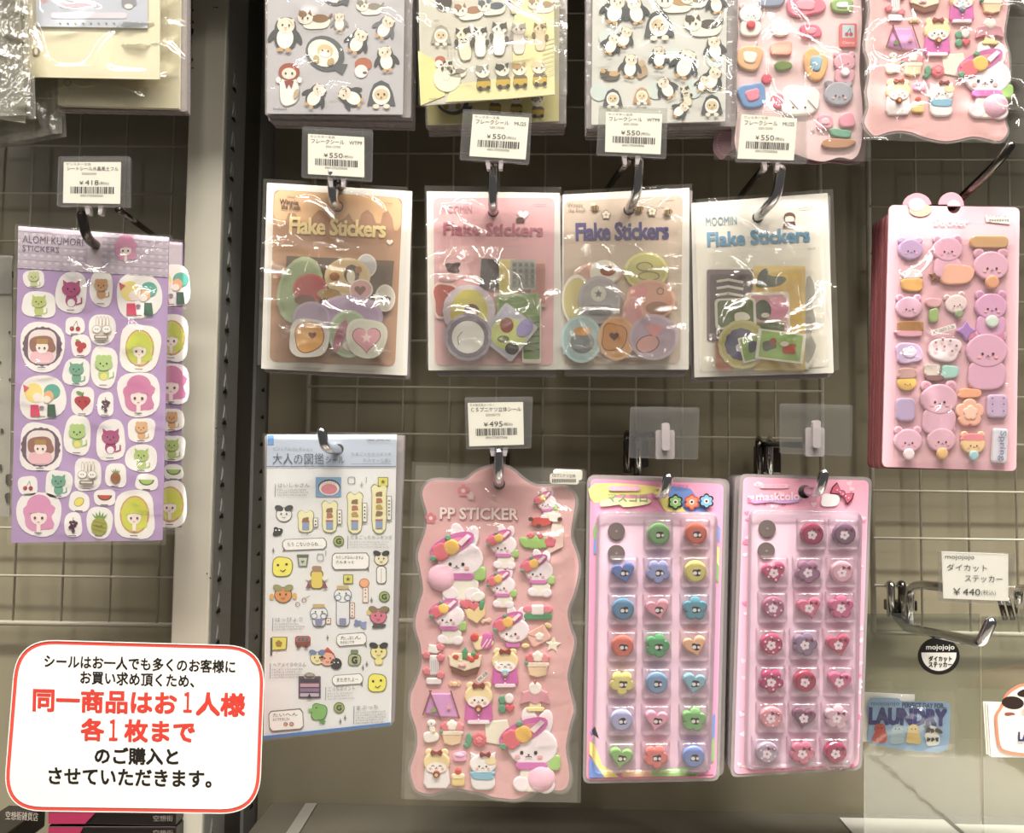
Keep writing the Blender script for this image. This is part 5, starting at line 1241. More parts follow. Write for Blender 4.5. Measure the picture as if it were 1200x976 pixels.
BR = [(mk_bear('#bfa2cc', False, None, '#c9b4d6'), 1066, 297, .82, 0), (mk_bear('#dfb0c6', True, None, '#cf93ac'), 1109, 298, .98, 0), (mk_blob('#eab49c', 3, 13, 20), 1120, 322, 1, 0), (mk_shape(lambda r: rrect(-r * 1.4, -r * .45, r * 1.4, r * .45, 6), '#c9a070', .0016), 1158, 284, 1, 0), (mk_bear('#dcaec4', False, '#dda07a', '#cf93ac'), 1160, 318, 1.15, 0), (mk_blob('#d9a860', 5, 8, 14), 1068, 334, 1, 0),
      (mk_shape(lambda r: star(0, 0, r * .5), '#7f5238', .0012), 1095, 324, 1, 0), (mk_blob('#ddd6da', 15, 7, 16), 1068, 322, .8, 0), (mk_bear('#dbb0c9', False, None, '#cf90ac'), 1064, 365, .85, 0), (mk_shape(lambda r: rrect(-r * .95, -r * .4, r * .95, r * .4, 3), '#a9794c', .0016), 1066, 383, 1, 0), (mk_blob('#dca4b4', 17, 4, 17), 1064, 391, 1, 0), (mk_blob('#98b470', 6, 9, 6), 1093, 370, 1, 0), (mk_blob('#e2b0b8', 9, 6, 10), 1093, 355, 1, 0), (mk_bear('#e5d3d3', False, '#8fa07c', '#c9a0a8'), 1120, 360, .72, -12), (mk_bear('#d5a0c4', True, '#cfe0d2', '#bf86a8'), 1160, 365, 1.05, 0), (mk_shape(lambda r: star(0, 0, r * .75, .55, 4), '#a77cc0', .0016), 1131, 388, 1, 0),
      (mk_blob('#cbb3d8', 8, 13, 16, '#dccbe6'), 1064, 414, 1, 0), (mk_blob('#e6d3d8', 10, 14, 20), 1106, 410, 1, 0), (mk_blob('#8c6a6c', 11, 4, 12), 1094, 443, 1, 0), (mk_blob('#e0d5cc', 12, 8, 10), 1091, 434, 1, 0), (mk_blob('#9fcfc6', 13, 8, 11), 1112, 436, 1, 0), (mk_bear('#d9a9c2', True, None, '#cf7f9f'), 1155, 418, 1.35, 0), (mk_blob('#b99490', 14, 7, 12), 1062, 438, 1, 0), (mk_bear('#e8c268', False, None, '#d8a850'), 1062, 452, .62, 0),
      (mk_bear('#dcb0c4', True, None, '#cf88a4'), 1099, 474, 1.2, 0), (mk_shape(lambda r: flower(0, 4, r * 1.05, 5), '#f0b8a2', .0018, '#f5cdb8'), 1135, 480, 1, 0), (mk_blob('#eeab86', 18, 6, 14), 1135, 461, 1, 0), (mk_shape(lambda r: rrect(-r * .75, -r * .85, r * .75, r * .85, 5), '#c9b0d0', .0018), 1167, 476, 1, 0), (mk_shape(lambda r: rrect(-r * .7, -r * .85, r * .7, r * .85, 6), '#bda8cc', .0018), 1060, 480, 1, 0),
      (mk_bear('#e2b6cc', False, '#f0e0e6', '#dca0b8'), 1063, 521, .92, 0), (mk_bear('#dcb0c2', False, '#e4bd84', '#cf88a4'), 1102, 520, .95, 0), (mk_bear('#f0cf9c', False, '#a3cdda', '#e69c9c'), 1139, 524, .80, 0), (mk_blob('#e88f98', 20, 5, 15), 1139, 513, 1, 0), (mk_shape(lambda r: rrect(-r * .55, -r * 1.25, r * .55, r * 1.25, 3), '#dcdce6', .0018), 1170, 522, 1, 3)]
for kd, x, y, s, r in BR: puffy(kd, x, y, s, pl, t, r)
a = Art(pl, .0030)
for i, (x, y) in enumerate(((1094, 402), (1102, 399), (1111, 400), (1118, 406), (1095, 410), (1104, 407), (1113, 412), (1122, 413))): a.flat(ell(x, y, 1.6, n=8), '#9c6a78', .0030)
for x in (1160, 1173): [a.flat(ell(x, y, 1.1, n=6), '#6a5880', .0030) for y in (467, 474, 482)]
a.text('Spring', 1154, 518, 1188, 527, '#8a8ab0', 92, .02, .0030)
a.flat(rot_pts(rrect(1088, 384, 1118, 390, 1), 1103, 387, -17), '#f1e9e6', .0028); a.text('XT-2603-2-26', 1090, 385, 1116, 389, '#2a2522', -17, .02, .0029); a.build('face_print', t)
sheet_film('blister_cover', pl, [(1050, 262), (1188, 264), (1185, 546), (1042, 541)], .0046, t, seed=51, amp=.0016, wl=.022, nx=44, ny=80)
a = Art(pl); rq = rquad([(1052, 264), (1186, 266), (1182, 543), (1044, 538)], 6); a.ring(rq, 1.4, '#f3e2e6', .0040); a.build('blister_rim', t, 'blister')
out = back_packs('puffy_sticker_pack', 'dark red pack edge back, in the stack behind the bear-eared sheet', 'sticker pack', 'packs stacked behind the bear-eared sheet', [(1040, 243), (1196, 245), (1193, 554), (1034, 551)], .181, 6, .0052, '#7e484a', r=7, film=False)

# ---------------------------------------------------------------- badge packs in blister trays
def badge(t, pl, shape, x, y, r, col, z, bit, seed):
    a = Art(pl, z)
    fn = {'c': lambda q: ell(x, y, q, q, n=26), 'h': lambda q: heart(x, y, q * 1.12, -14 if seed % 2 else 10, 30), 'f': lambda q: flower(x, y, q * 1.1, 5, .26, rot=seed * 9)}[shape]
    rr = [(0, 0), (0, .5), (.05, .85), (.14, 1.0)]
    base = fn(r)
    a.puff(base, col, .0035, z)
    a.z = z + .0036
    rn = random.Random(seed)
    a.flat([(x + (px - x) * .8, y + (py - y) * .8) for px, py in base], tuple(min(1, c * 1.12 + .02) for c in rgb(col)[:3]) + (1,))
    if bit == 'ppg':
        a.flat(blob(x + 1, y + 1, 5, 4, .2, seed), '#2b2b30'); a.flat(ell(x - 1, y + 1.5, 2.4, 2.2, n=10), '#ece6dc'); a.flat(ell(x + 4, y + 1.5, 1.6, 1.8, n=10), '#ece6dc')
    else:
        a.flat(flower(x - 1, y + 1, 5.4, 5, .3, seed * 13), '#efe4e8'); a.flat(ell(x - 1, y + 1, 1.5, n=8), '#c98aa0')
        for k in (-1, 1): a.flat([(x + 4, y - 5), (x + 4 + k * 4.5, y - 7.5), (x + 4 + k * 4.5, y - 2.5)], '#7a2742')

        if seed % 3 == 0:
            for k in range(6): an = k * TAU / 6 + .4; a.flat(ell(x + 9 * math.cos(an), y + 9 * math.sin(an), 1.3, n=7), '#f3d9e2')
    return a.build('badge', t, 'badge')
def cell(t, pl, x, y, w, h):
    """one clear raised pocket of the tray"""
    V, F = [], []
    rings = [(w / 2, h / 2, 4, .0012), (w / 2 - 1.2, h / 2 - 1.2, 4, .0050), (w / 2 - 2.6, h / 2 - 2.6, 4, .0066), (w / 2 - 4.6, h / 2 - 4.6, 3, .0070)]
    for (a, b, r, z) in rings:
        pts = rrect(x - a, y - b, x + a, y + b, r, 4)[::-1]
        V += [pl(px, py, z) for px, py in pts]
    n = 20
    for k in range(3):
        for i in range(n):
            j = (i + 1) % n; F.append((k * n + i, k * n + j, (k + 1) * n + j, (k + 1) * n + i))
    F.append(tuple(range(3 * n, 4 * n)))
    return mesh_obj('blister_pocket', V, F, 'blister', t, smooth=True)
def badge_pack(label, q, tray, hole, base, bits, grid, discs, d, deco):
    t, pl = pack('badge_pack', label, 'badge pack', q, d)
    a = Art(pl); a.flat(rquad(q, 9), '#cfc8cc', 0, h=.0014, holes=[ell(*hole, 8)]); a.build('clear_rim', t, 'clear_edge')
    a = Art(pl); a.flat(rquad(inset(q, 4), 7), base, .0003, h=.0004, holes=[ell(*hole, 8)]); a.build('backing_card', t)
    deco(t, pl)
    a = Art(pl); a.flat(rquad(tray, 12), '#c9acba', .0011, h=.0003); a.build('tray_floor', t)
    a = Art(pl); tr = rquad(tray, 12)
    c = (sum(p[0] for p in tray) / 4, sum(p[1] for p in tray) / 4)
    n = len(tr); V = []; F = []
    for k, z in ((1.0, .0006), (.985, .0038), (.965, .0044), (.93, .0020)):
        V += [pl(c[0] + (x - c[0]) * k, c[1] + (y - c[1]) * (1 - (1 - k) * .5), z) for x, y in tr[::-1]]
    for r in range(3):
        for i in range(n): j = (i + 1) % n; F.append((r * n + i, r * n + j, (r + 1) * n + j, (r + 1) * n + i))
    tray_ = mesh_obj('blister_tray', V, F, 'blister', t, smooth=True)
    for x, y in discs:
        a = Art(pl); a.flat(ell(x, y, 10, n=24), '#5d5250', .0022, h=.0010); a.flat(ell(x, y, 1.5, n=10), '#7d7270', .0024); a.build('magnet_disc', t)
    for i, (x, y, sh, col) in enumerate(grid):
        badge(t, pl, sh, x, y, 13.2, tuple(c_ * .80 for c_ in rgb(col)[:3]) + (1,), .0016, bits, i + 1); cell(tray_, pl, x, y, 35, 38)
    return t, pl
GR = []
rowy = [625, 669, 712, 755, 798, 841, 884]
P1 = [[None, ('c', '#7fb070'), ('c', '#cf6a50')], [('h', '#6480bd'), ('f', '#9aa3cf'), ('c', '#d9ce78')], [('c', '#5e8fae'), ('h', '#e6a0ac'), ('f', '#5f9fb0')], [('c', '#d9735f'), ('f', '#56a468'), ('h', '#ecbb92')], [('f', '#e5dc84'), ('c', '#7e9fc0'), ('h', '#8dbcca')], [('c', '#b6b8dc'), ('h', '#eaa8bd'), ('f', '#7fb872')], [('h', '#8fc072'), ('f', '#e07d74'), ('c', '#7c94cc')]]
for r, row in enumerate(P1):
    for c, v in enumerate(row):
        if v:
            x = (730.5, 771, 814)[c] + (-(r) * .6 if c < 2 else -(r) * .45); GR.append((x, rowy[r] + (c - 1) * -.3, v[0], v[1]))
def deco1(t, pl):
    q = [(692, 561), (848, 567), (839, 911), (687, 914)]
    def L(u, v): return bil(q, u, v)
    cols = ['#e9d97e', '#e08fb0', '#7ea86c', '#6f90cc', '#e6a0bd', '#efd98a']
    a = Art(pl, .0004)
    # rainbow waves behind the tray
    def band(p, c): a.flat(p, c)
    band([L(.02, .01), L(.98, .01), L(.98, .99), L(.02, .99)], '#e79ab8')
    band(smooth_loop([L(.03, .015), L(.55, .02), L(.4, .045), L(.2, .05), L(.03, .08)], 3), '#ecdc86')
    band(smooth_loop([L(.03, .16), L(.1, .12), L(.3, .10), L(.5, .11), L(.65, .13), L(.5, .15), L(.2, .16), L(.06, .22), L(.03, .2)], 3), '#85b070')
    band([L(.55, .01), L(.75, .02), L(.98, .15), L(.98, .2), L(.6, .06)], '#7693cf')
    band([L(.5, .05), L(.62, .05), L(.98, .22), L(.98, .28), L(.55, .09)], '#ecdc86')
    band([L(.72, .11), L(.98, .28), L(.98, .34), L(.74, .16)], '#85b070')
    band([L(.03, .2), L(.08, .19), L(.08, .24), L(.03, .25)], '#7693cf')
    band([L(.93, .8), L(.98, .78), L(.98, .86), L(.9, .9)], '#7693cf'); band([L(.9, .9), L(.98, .86), L(.98, .94), L(.84, .99), L(.7, .99)], '#8fb878')
    band([L(.02, .84), L(.09, .86), L(.06, .82)], '#7693cf'); band([L(.02, .87), L(.06, .88), L(.12, .95), L(.2, .97), L(.25, .99), L(.14, .99), L(.02, .91)], '#ecdc86'); band([L(.02, .92), L(.14, .99), L(.02, .99)], '#7693cf'); band([L(.25, .965), L(.6, .97), L(.6, .99), L(.28, .99)], '#e9c0a0'); band([L(.5, .965), L(.8, .96), L(.75, .99), L(.5, .99)], '#a9cc8c')
    a.build('rainbow_print', t)
    a = Art(pl, .0012)
    a.flat(rrect(713, 569, 750, 575, 3), '#f0b8cc'); a.text('COLLECTION', 719, 570.5, 745, 573.5, '#e7dfe6', .5, .02)
    a.flat(smooth_loop([(703, 589), (706, 586), (720, 583), (738, 584), (756, 584), (762, 586), (760, 590), (745, 593), (730, 594), (726, 591), (712, 593), (704, 593)], 2), '#efe8b4')
    a.text('マスコロ', 712, 579, 758, 588, '#8cae7c', .5, .03)
    a.text('POWERPUFF', 788, 568, 806, 572, '#9a5a8a', 4, .02)
    a.text('©BMD JAPAN INC.', 805, 906, 836, 909, '#33302e', -1, .02)
    a.build('lettering', t)
    a = Art(pl, .0014)
    for x, y, c1, c2 in ((791, 588, '#2c2b2b', '#8fc07c'), (810, 588, '#c95a3c', '#e89078'), (827, 587, '#2c2b2b', '#7fb0d4')):
        a.flat(flower(x, y, 9, 6, .3), c1); a.flat(flower(x, y, 7, 6, .3), c2); a.flat(ell(x, y, 3), '#efe4d4'); a.flat(ell(x, y, 1.5, n=8), '#2c2b2b')
    a.build('flower_print', t)
badge_pack('badge pack with a rainbow-bordered card and pocketed badges in many colours', [(688, 557), (852, 563), (843, 915), (683, 918)], [(699, 598), (841, 600), (833, 904), (693, 906)], (769, 577), '#e79ab8', 'ppg', GR, [(722, 622), (722, 648)], .168, deco1)
GR = []
P2 = [[None, ('c', '#a83a5c'), ('c', '#7d5a74')], [('h', '#c94f78'), ('f', '#9c6f8a'), ('c', '#e3b0bc')], [('c', '#b06a86'), ('h', '#d9728e'), ('f', '#c9688c')], [('c', '#b8486a'), ('f', '#8f7890'), ('h', '#c0506c')], [('f', '#b03a68'), ('c', '#a83450'), ('h', '#d0688c')], [('c', '#e39ca4'), ('h', '#7c4f68'), ('f', '#dcb6c2')], [('c', '#b3a2b4'), ('f', '#d0748c'), ('c', '#a83458')]]
xs2 = [(905, 949.5, 987), (905, 944.6, 984), (904, 946, 983), (902, 941, 980), (902, 941, 981), (901.6, 939.7, 978), (897, 938, 976.6)]
y2 = [625, 669, 710, 753, 796, 838, 879]
for r, row in enumerate(P2):
    for c, v in enumerate(row):
        if v: GR.append((xs2[r][c], y2[r], v[0], v[1]))
def deco2(t, pl):
    a = Art(pl, .0004); rn = random.Random(8)
    for k in range(90):
        x, y = rn.uniform(876, 1008), rn.choice((rn.uniform(562, 594), rn.uniform(897, 899), rn.uniform(560, 905)))
        x = x if y < 596 or y > 896 else rn.choice((rn.uniform(874, 878), rn.uniform(1012, 1014)))
        x -= (y - 560) / 345 * 9
        if math.hypot(x - 943, y - 576) < 15 or math.hypot(x - 980, y - 578) < 16: continue
        a.flat(heart(x, y, rn.uniform(2.5, 4.5), rn.uniform(-40, 40), 12), rn.choice(('#f2c4d0', '#d47d9c', '#f5d3da')), .0004 + (k % 5) * .00003)
    a.build('heart_print', t)['kind'] = 'stuff'
    a = Art(pl, .0008)
    a.flat(rrect(890, 567, 924, 572, 2.5), '#f0bccb'); a.text('COLLECTION', 895, 568, 919, 571, '#cf8fae', .5, .02)
    a.flat(smooth_loop([(881, 586), (900, 583), (918, 584), (938, 582), (934, 588), (914, 590), (904, 588), (884, 590)], 2), '#c79ccc')
    a.text('maskcolo', 886, 577, 936, 586, '#f3d6e2', -1, .04); a.text('©BMD JAPAN INC.', 971, 897, 999, 900, '#33302e', -1.5, .02); a.build('lettering', t)
    a = Art(pl, .0012)
    for k in (-1, 1): a.flat(rot_pts([(986, 578), (986 + k * 12, 570), (986 + k * 14, 578), (986 + k * 12, 586)], 986, 578, 32), '#5b1c2c'); a.flat(rot_pts([(986, 578), (986 + k * 11, 571.5), (986 + k * 12.5, 578), (986 + k * 11, 584.5)], 986, 578, 32), '#c4627a')
    a.flat(ell(986, 578, 3.8), '#5b1c2c'); a.flat(ell(986, 578, 3), '#c4627a')
    for k in range(5): a.flat(ell(980 + k * 3.3, 574 + k * 2.3, .8, n=6), '#f0dfe2')
    a.flat(blob(972, 586, 11, 8, .1, 3), '#f2ecec', .0011); a.build('bow_print', t)
badge_pack('badge pack with a pink heart-scattered card and pocketed badges in pinks and plums', [(867, 555), (1022, 559), (1010, 902), (856, 911)], [(877, 596), (1009, 598), (1003, 894), (871, 901)], (943, 576), '#e8a6ba', 'kt', GR, [(898, 619), (897, 645)], .170, deco2)
back_packs('badge_pack', 'thin badge pack edge back, behind the rainbow-bordered pack', 'badge pack', 'packs behind the rainbow-bordered badge pack', [(690, 556), (854, 561), (847, 908), (683, 913)], .162, 3, .006, '#c99aae', r=9)
back_packs('badge_pack', 'thin badge pack edge back, behind the pink heart-scattered pack', 'badge pack', 'packs behind the pink heart-scattered badge pack', [(860, 557), (1020, 561), (1006, 896), (852, 903)], .162, 4, .006, '#c88aa0', r=9)

# ---------------------------------------------------------------- pale blue study sheet
q = [(309, 508), (473, 508), (460, 850), (309, 868)]
t, pl = pack('sticker_sheet_pack', 'white study sticker sheet with pale blue header, left of the scalloped pink sheet', 'sticker pack', q, .176)
ci = [(313, 509), (465, 509), (458, 849), (309, 865)]
LL = lambda u, v: bil(ci, u, v)
def Z(x, y): return (x, y)
card(t, pl, rquad(ci, 1), '#e9e8ea', .0008, 0, (397, 526), r=6)
a = Art(pl, .0003)
a.flat([(313, 509), (465, 509), (464, 546), (313, 546)], '#c6cfdf', .0003, holes=[ell(397, 526, 6)]); a.line([(313, 546.5), (464, 546.5)], .9, '#6b82a8', .0005)
a.flat([(314, 510), (321, 510), (321, 521), (314, 521)], '#6ea4de', .0005)
a.flat([(309, 862), (458, 846), (458, 849.5), (309, 866)], '#4a7cbc', .0005); a.build('header_print', t)
a = Art(pl, .0006)
a.text('ビジュアルコレクション', 321, 524, 367, 528, '#8a8f9a', 1); a.text('大人の図鑑', 320, 531, 380, 544, '#47526b', .5, -.005); a.text('シール', 382, 535, 404, 543, '#56617a', .5); a.text('たまごっちのツギツギ', 412, 530, 459, 534, '#8a8f9a', 0); a.text('おみせっち編2', 426, 537, 458, 541.5, '#8a8f9a', 0, .01); a.line([(412, 543.5), (458, 543.5)], .5, '#8a8f9a'); a.text('©BMD JAPAN INC.', 430, 514.5, 459, 518, '#3b3a3c', 0, .03); a.build('lettering', t)
k1 = '#3a3632'
def st(fn, nm='sticker'):
    a = Art(pl, .0003); fn(a); a.build(nm, t)
def para(x, y, w, n, c='#55504c', h=1.1, gap=3.0, title=None, ry=0):
    def f(a):
        a.line([(x - 2, y - 6), (x - 2.4, y + n * gap)], .7, '#7b8796')
        if title: a.text(title, x + 1, y - 7, x + min(w, 6.5 * len(title)), y - 2, '#8c8788', ry)
        for i in range(n):
            rn = random.Random(int(x * 3 + i)); ww = w * rn.uniform(.8, 1)
            a.text(''.join(rn.choice('のたはいかっとさをにちこみまるしてもな') for _ in range(int(ww / 2.4))), x, y + i * gap, x + ww, y + i * gap + 2.2, c, ry, .02)
    st(f, 'printed_note')
para(325, 573, 38, 3, title='はいしゃさん')
def teeth(a):
    a.flat(rrect(370, 559, 400, 582, 1), '#7ea6cc'); a.flat(ell(386, 571, 13, 9.5), '#4b3c3c'); a.flat(ell(386, 572, 12, 8.5), '#f0e9e4'); a.flat(ell(386, 573, 9.5, 6), '#e08a98')
    for k in range(-4, 5): a.line([(386 + k * 2.4, 564), (386 + k * 2.2, 567)], .5, '#9a8888')
st(teeth)
def tooth(x, y, h, n, tag_=True):
    w = 10
    def f(a):
        o = smooth_loop([(x - 9, y - h / 2 + 4), (x - 5, y - h / 2), (x, y - h / 2 + 3), (x + 5, y - h / 2), (x + 9, y - h / 2 + 4), (x + 8, y - h / 2 + 12), (x + 7, y + h / 2), (x - 7, y + h / 2), (x - 8, y - h / 2 + 12)], 3)
        a.flat([(x + (px - x) * 1.08, y + (py - y) * 1.04) for px, py in o], '#7c8468'); a.flat(o, '#eee8bc')
        for i in range(n):
            yy = y - h / 2 + 11 + i * (h - 22) / max(n, 1); a.flat(blob(x, yy, 4, 3, .2, i), ('#8a6a50', '#b0705c', '#b59a50')[i % 3])
        a.flat(rrect(x - 4, y + h / 2 - 11, x + 4, y + h / 2 - 1, 1), '#8f9fc4'); a.line([(x - 4, y + h / 2 - 11), (x + 4, y + h / 2 - 11)], 1.5, '#b5574c')
        if tag_:
            a.flat(rrect(x + 9, y - h * .02 - n * 3, x + 14.5, y + 5 + n * 2.5, .5), '#6a645a'); a.flat(rrect(x + 9.6, y - h * .02 - n * 3 + .6, x + 13.9, y + 4.4 + n * 2.5, .5), '#f2eee6')
            for i in range(n + 1): a.flat(ell(x + 11.8, y - n * 2.6 + 3 + i * 4, 1, n=6), k1)
    st(f)
    a = Art(pl, .0003); a.text('ワンダー', x - 6, y + h / 2 + 3, x + 6, y + h / 2 + 5.4, '#77726e'); a.build('lettering', t)
tooth(358.5, 610, 24, 1); tooth(386.5, 604, 34, 2); tooth(416, 599, 44, 3); tooth(444.5, 594, 52, 4)
st(lambda a: (a.flat(rrect(443, 559, 455, 570, 1), '#5c5a38'), a.flat(rrect(443.7, 559.7, 454.3, 569.3, 1), '#dcd66a'), a.flat(star(449, 564.5, 3), '#7a6430')))
st(lambda a: (a.ring(rrect(408, 559, 416, 567, 2), .8, '#8a8684'), a.line([(424, 565), (424, 571)], .7, '#8a8684'), a.line([(422, 568), (426, 568)], .7, '#8a8684'), a.line([(429.5, 559), (429.5, 565)], .7, '#8a8684')))
# rabbit-eared white head, generic
def wh(x, y, s, hair, body='#f1eeea', ears=True):
    def f(a):
        a.flat(ell(x, y, 10 * s, 9 * s), k1); a.flat(ell(x, y, 9.2 * s, 8.2 * s), body)
        if ears:
            for k in (-1, 1): a.flat(ell(x + k * 6 * s, y - 8 * s, 5.5 * s, 3.6 * s, k * -20), hair)
        for k in (-1, 1): a.flat(ell(x + k * 3.4 * s, y - 1 * s, 1 * s, 1.2 * s, n=8), k1)
        a.line([(x - 2 * s, y + 3 * s), (x, y + 4 * s), (x + 2 * s, y + 3 * s)], .6, k1)
    st(f)
wh(333, 603, .95, '#3b4048')
st(lambda a: (a.flat(blob(325.5, 623, 5.5, 5.5, .25, 3), '#2c2a2e'), a.flat(ell(323.5, 621, 1, n=6), '#fff'), a.flat(ell(327.5, 621, 1, n=6), '#fff')))
def bubble(x0, y0, x1, y1, txt, tail, ry=0, two=None):
    def f(a):
        c = ((x0 + x1) / 2, (y0 + y1) / 2)
        o = rot_pts([(x0 + 3, y0), (x1 - 3, y0 - 1), (x1, y0 + 3), (x1, y1 - 3), (x1 - 3, y1), (x0 + 3, y1 + 1), (x0, y1 - 3), (x0, y0 + 3)], *c, ry)
        a.flat(tail, '#77726c'); a.flat([(c[0] + (x - c[0]) * 1.04, c[1] + (y - c[1]) * 1.12) for x, y in o], '#77726c'); a.flat(o, '#f6f3f1')
        if two: a.text(txt, x0 + 4, y0 + 2, x1 - 6, y0 + 6, k1, ry, .03); a.text(two, x0 + 4, y0 + 7.5, x0 + (x1 - x0) * .6, y0 + 11, k1, ry, .03)
        else: a.text(txt, x0 + 5, c[1] - 2.4, x1 - 5, c[1] + 2.4, k1, ry, .03)
    st(f, 'speech_bubble')
bubble(332, 632, 382, 643, 'もう こないからね…', [(334, 640), (331, 647), (337, 643)], -1)
bubble(390, 649, 432, 666, 'わたしがはらいますよ', [(427, 664), (433, 670), (431, 660)], 1, 'さんまっと')
bubble(395, 743, 429, 755, 'たぶん', [(425, 753), (430, 759), (429, 750)], -2, 'きのせいです')
bubble(390, 791, 425, 801, 'またきたよー', [(421, 799), (425, 805), (425, 797)], -2)
bubble(316, 833, 355, 854, 'たいへん', [(320, 852), (322, 854), (324, 850)], -3, 'よくできました♪')
st(lambda a: [(a.flat(ell(328 + k * 7, 849 - k * .5, 2.6), '#7a6a60'), a.flat(ell(328 + k * 7, 849 - k * .5, 1.9), '#dba08c')) for k in range(3)])
def coin(x, y, r=6.5): st(lambda a: (a.flat(ell(x, y, r), '#4c5a38'), a.flat(ell(x, y, r - .9), '#a3b06c'), a.text('G', x - 2.8, y - 3, x + 2.8, y + 3, '#3a4a2c', 0, .06)))
coin(397, 634); coin(450.5, 699); coin(397.5, 829)
para(410, 634, 50, 3, '#8c8788', title='たまごっちのツギツギ')
def smile(x, y, s=1): st(lambda a: (a.flat(blob(x, y, 12.5 * s, 12.5 * s, .05, 3), '#6b6428'), a.flat(blob(x, y, 11.6 * s, 11.6 * s, .05, 3), '#f0e86a'), a.flat(ell(x - 5 * s, y - 2, 1.5), '#3a3a20'), a.flat(ell(x + 5 * s, y - 3, 1.5), '#3a3a20'), a.line([(x - 2, y + 4), (x + 1, y + 5.5), (x + 4, y + 3)], .9, '#5a4420')))
smile(331, 664); smile(442, 800, .92)
st(lambda a: (a.flat([(348.5, 652), (361.5, 652), (360, 664), (350, 664)], '#6b7468'), a.flat([(350, 653.5), (360, 653.5), (358.8, 662.8), (351.2, 662.8)], '#c9ccbc'), a.flat(rrect(348, 649.5, 362, 652, .6), '#6b7468'), a.flat(heart(355, 658, 2), '#6b7468')))
st(lambda a: (a.ring(rrect(372, 649, 379, 657, 2), .8, '#9a9694'), a.line([(382, 645), (382, 651)], .7, '#8a8684')))
def vest(a):
    a.flat(rrect(364, 668, 379, 690, 4), '#6a5a34'); a.flat(rrect(365, 669, 378, 689, 4), '#e3cc66'); a.flat(rrect(366, 663, 377, 670, 2), '#a8846c'); 
    for k in (-1, 1): a.flat(ell(371.5 + k * 9.5, 677, 3.2), '#efeae4'); a.flat([(371.5 + k * 9, 680), (371.5 + k * 13, 689), (371.5 + k * 7, 689)], '#8c4c5c')
st(vest)
wh(447, 655, .85, '#2c2a2e', '#efe8c8'); st(lambda a: (a.flat(rrect(441, 663, 453, 684, 4), '#5a544c'), a.flat(rrect(441.8, 663.8, 452.2, 683.2, 4), '#f1eeea'), a.line([(447, 666), (447, 682)], .5, '#8a8480')))
wh(332, 697, 1.05, '#9c9a6c', '#df9a5c'); st(lambda a: (a.flat(ell(332, 701, 4.5, 3.5), '#5a2c4c'), a.flat(ell(318.5, 699, 2.6, 3.6), '#e0b060'), a.flat(ell(345.5, 698, 2.6, 3.6), '#e0b060')))
st(lambda a: (a.ring(ell(349, 708, 2.4), .7, '#a5584c'), a.ring(ell(356.5, 703, 2.4), .7, '#a5584c'), a.line([(358, 701), (363, 698)], .6, '#8a8684')))
def cow(x, y, h):
    def f(a):
        a.flat(rrect(x - 8, y - h / 2, x + 8, y + h / 2, 5), '#6d7078'); a.flat(rrect(x - 7.2, y - h / 2 + .8, x + 7.2, y + h / 2 - .8, 5), '#e6e6ea'); a.flat(ell(x, y - h / 2 + 9, 10.5, 9), '#6d7078'); a.flat(ell(x, y - h / 2 + 9, 9.6, 8.2), '#eeeef0')
        for k in (-1, 1): a.ring(ell(x + k * 5.5, y - h / 2 + 12, 3.4, 3.2), .9, '#7e8ea8'); a.flat(ell(x + k * 4, y - h / 2 + 7, 1, n=6), k1)
        a.flat(rrect(x - 4, y + h / 2 - 10, x + 4, y + h / 2 - 2, 1), '#8f8fb4'); a.flat(rrect(x - 7, y - h / 2 - 2, x + 7, y - h / 2 + 2, 1), '#c9b27c')
    st(f)
cow(374, 722, 25); cow(402, 711, 46)
st(lambda a: (a.flat(rrect(402.5, 673, 414, 684, 1), '#5c5a38'), a.flat(rrect(403.2, 673.7, 413.3, 683.3, 1), '#dcd66a'), a.flat(star(408, 678.5, 3), '#7a6430')))
for (x0, y0, x1, y1, n) in ((410, 706, 416, 724, 4), (382, 724, 388, 731, 1), (425, 688, 432, 706, 3)):
    st(lambda a, x0=x0, y0=y0, x1=x1, y1=y1, n=n: (a.flat(rrect(x0, y0, x1, y1, .5), '#9c6a60'), a.flat(rrect(x0 + .7, y0 + .7, x1 - .7, y1 - .7, .5), '#f2e6dc'), [a.flat(ell((x0 + x1) / 2, y0 + 3 + i * 4, .9, n=6), '#8a5a50') for i in range(n)]))
st(lambda a: (a.flat(ell(427, 683, 6, 5.5), '#b8744c'), a.flat(ell(427, 683, 5.2, 4.7), '#ecb084')))
wh(443.5, 722, 1.02, '#8a7a5c', '#dd7a94'); st(lambda a: (a.flat(ell(433, 717, 3.4), '#e0cc80'), a.flat(ell(453.5, 714, 3.2), '#6f6a54'), a.flat(blob(444, 733, 8, 3, .2, 3), '#4c4a4c')))
st(lambda a: (a.flat(blob(419, 730, 4, 4, .3, 3), '#7e88b0'), a.flat(blob(426, 732, 4, 4, .3, 5), '#8e98c0')))
para(322, 730, 35, 3, title='はっぴょう', ry=-1)
st(lambda a: (a.flat([(317, 747), (319, 747), (319, 768), (317, 768)], '#3e4450'), a.flat([(319, 746), (337, 746), (336, 761), (319, 762)], '#6b6834'), a.flat([(319.6, 746.8), (336, 746.8), (335, 760.2), (319.6, 761.2)], '#e2dc68'), a.flat(flower(327, 754, 4), '#a37c3a')))
st(lambda a: (a.flat(rrect(346, 745, 364, 757, 3), '#8a4436'), a.flat(rrect(347, 746, 363, 752, 2), '#c96a4c'), [a.flat(rrect(349 + k * 4.6, 747, 352.4 + k * 4.6, 751, .4), '#4a6a80') for k in range(3)], [a.flat(ell(350 + k * 9, 757, 2.4), '#6b3a30') for k in range(2)]))
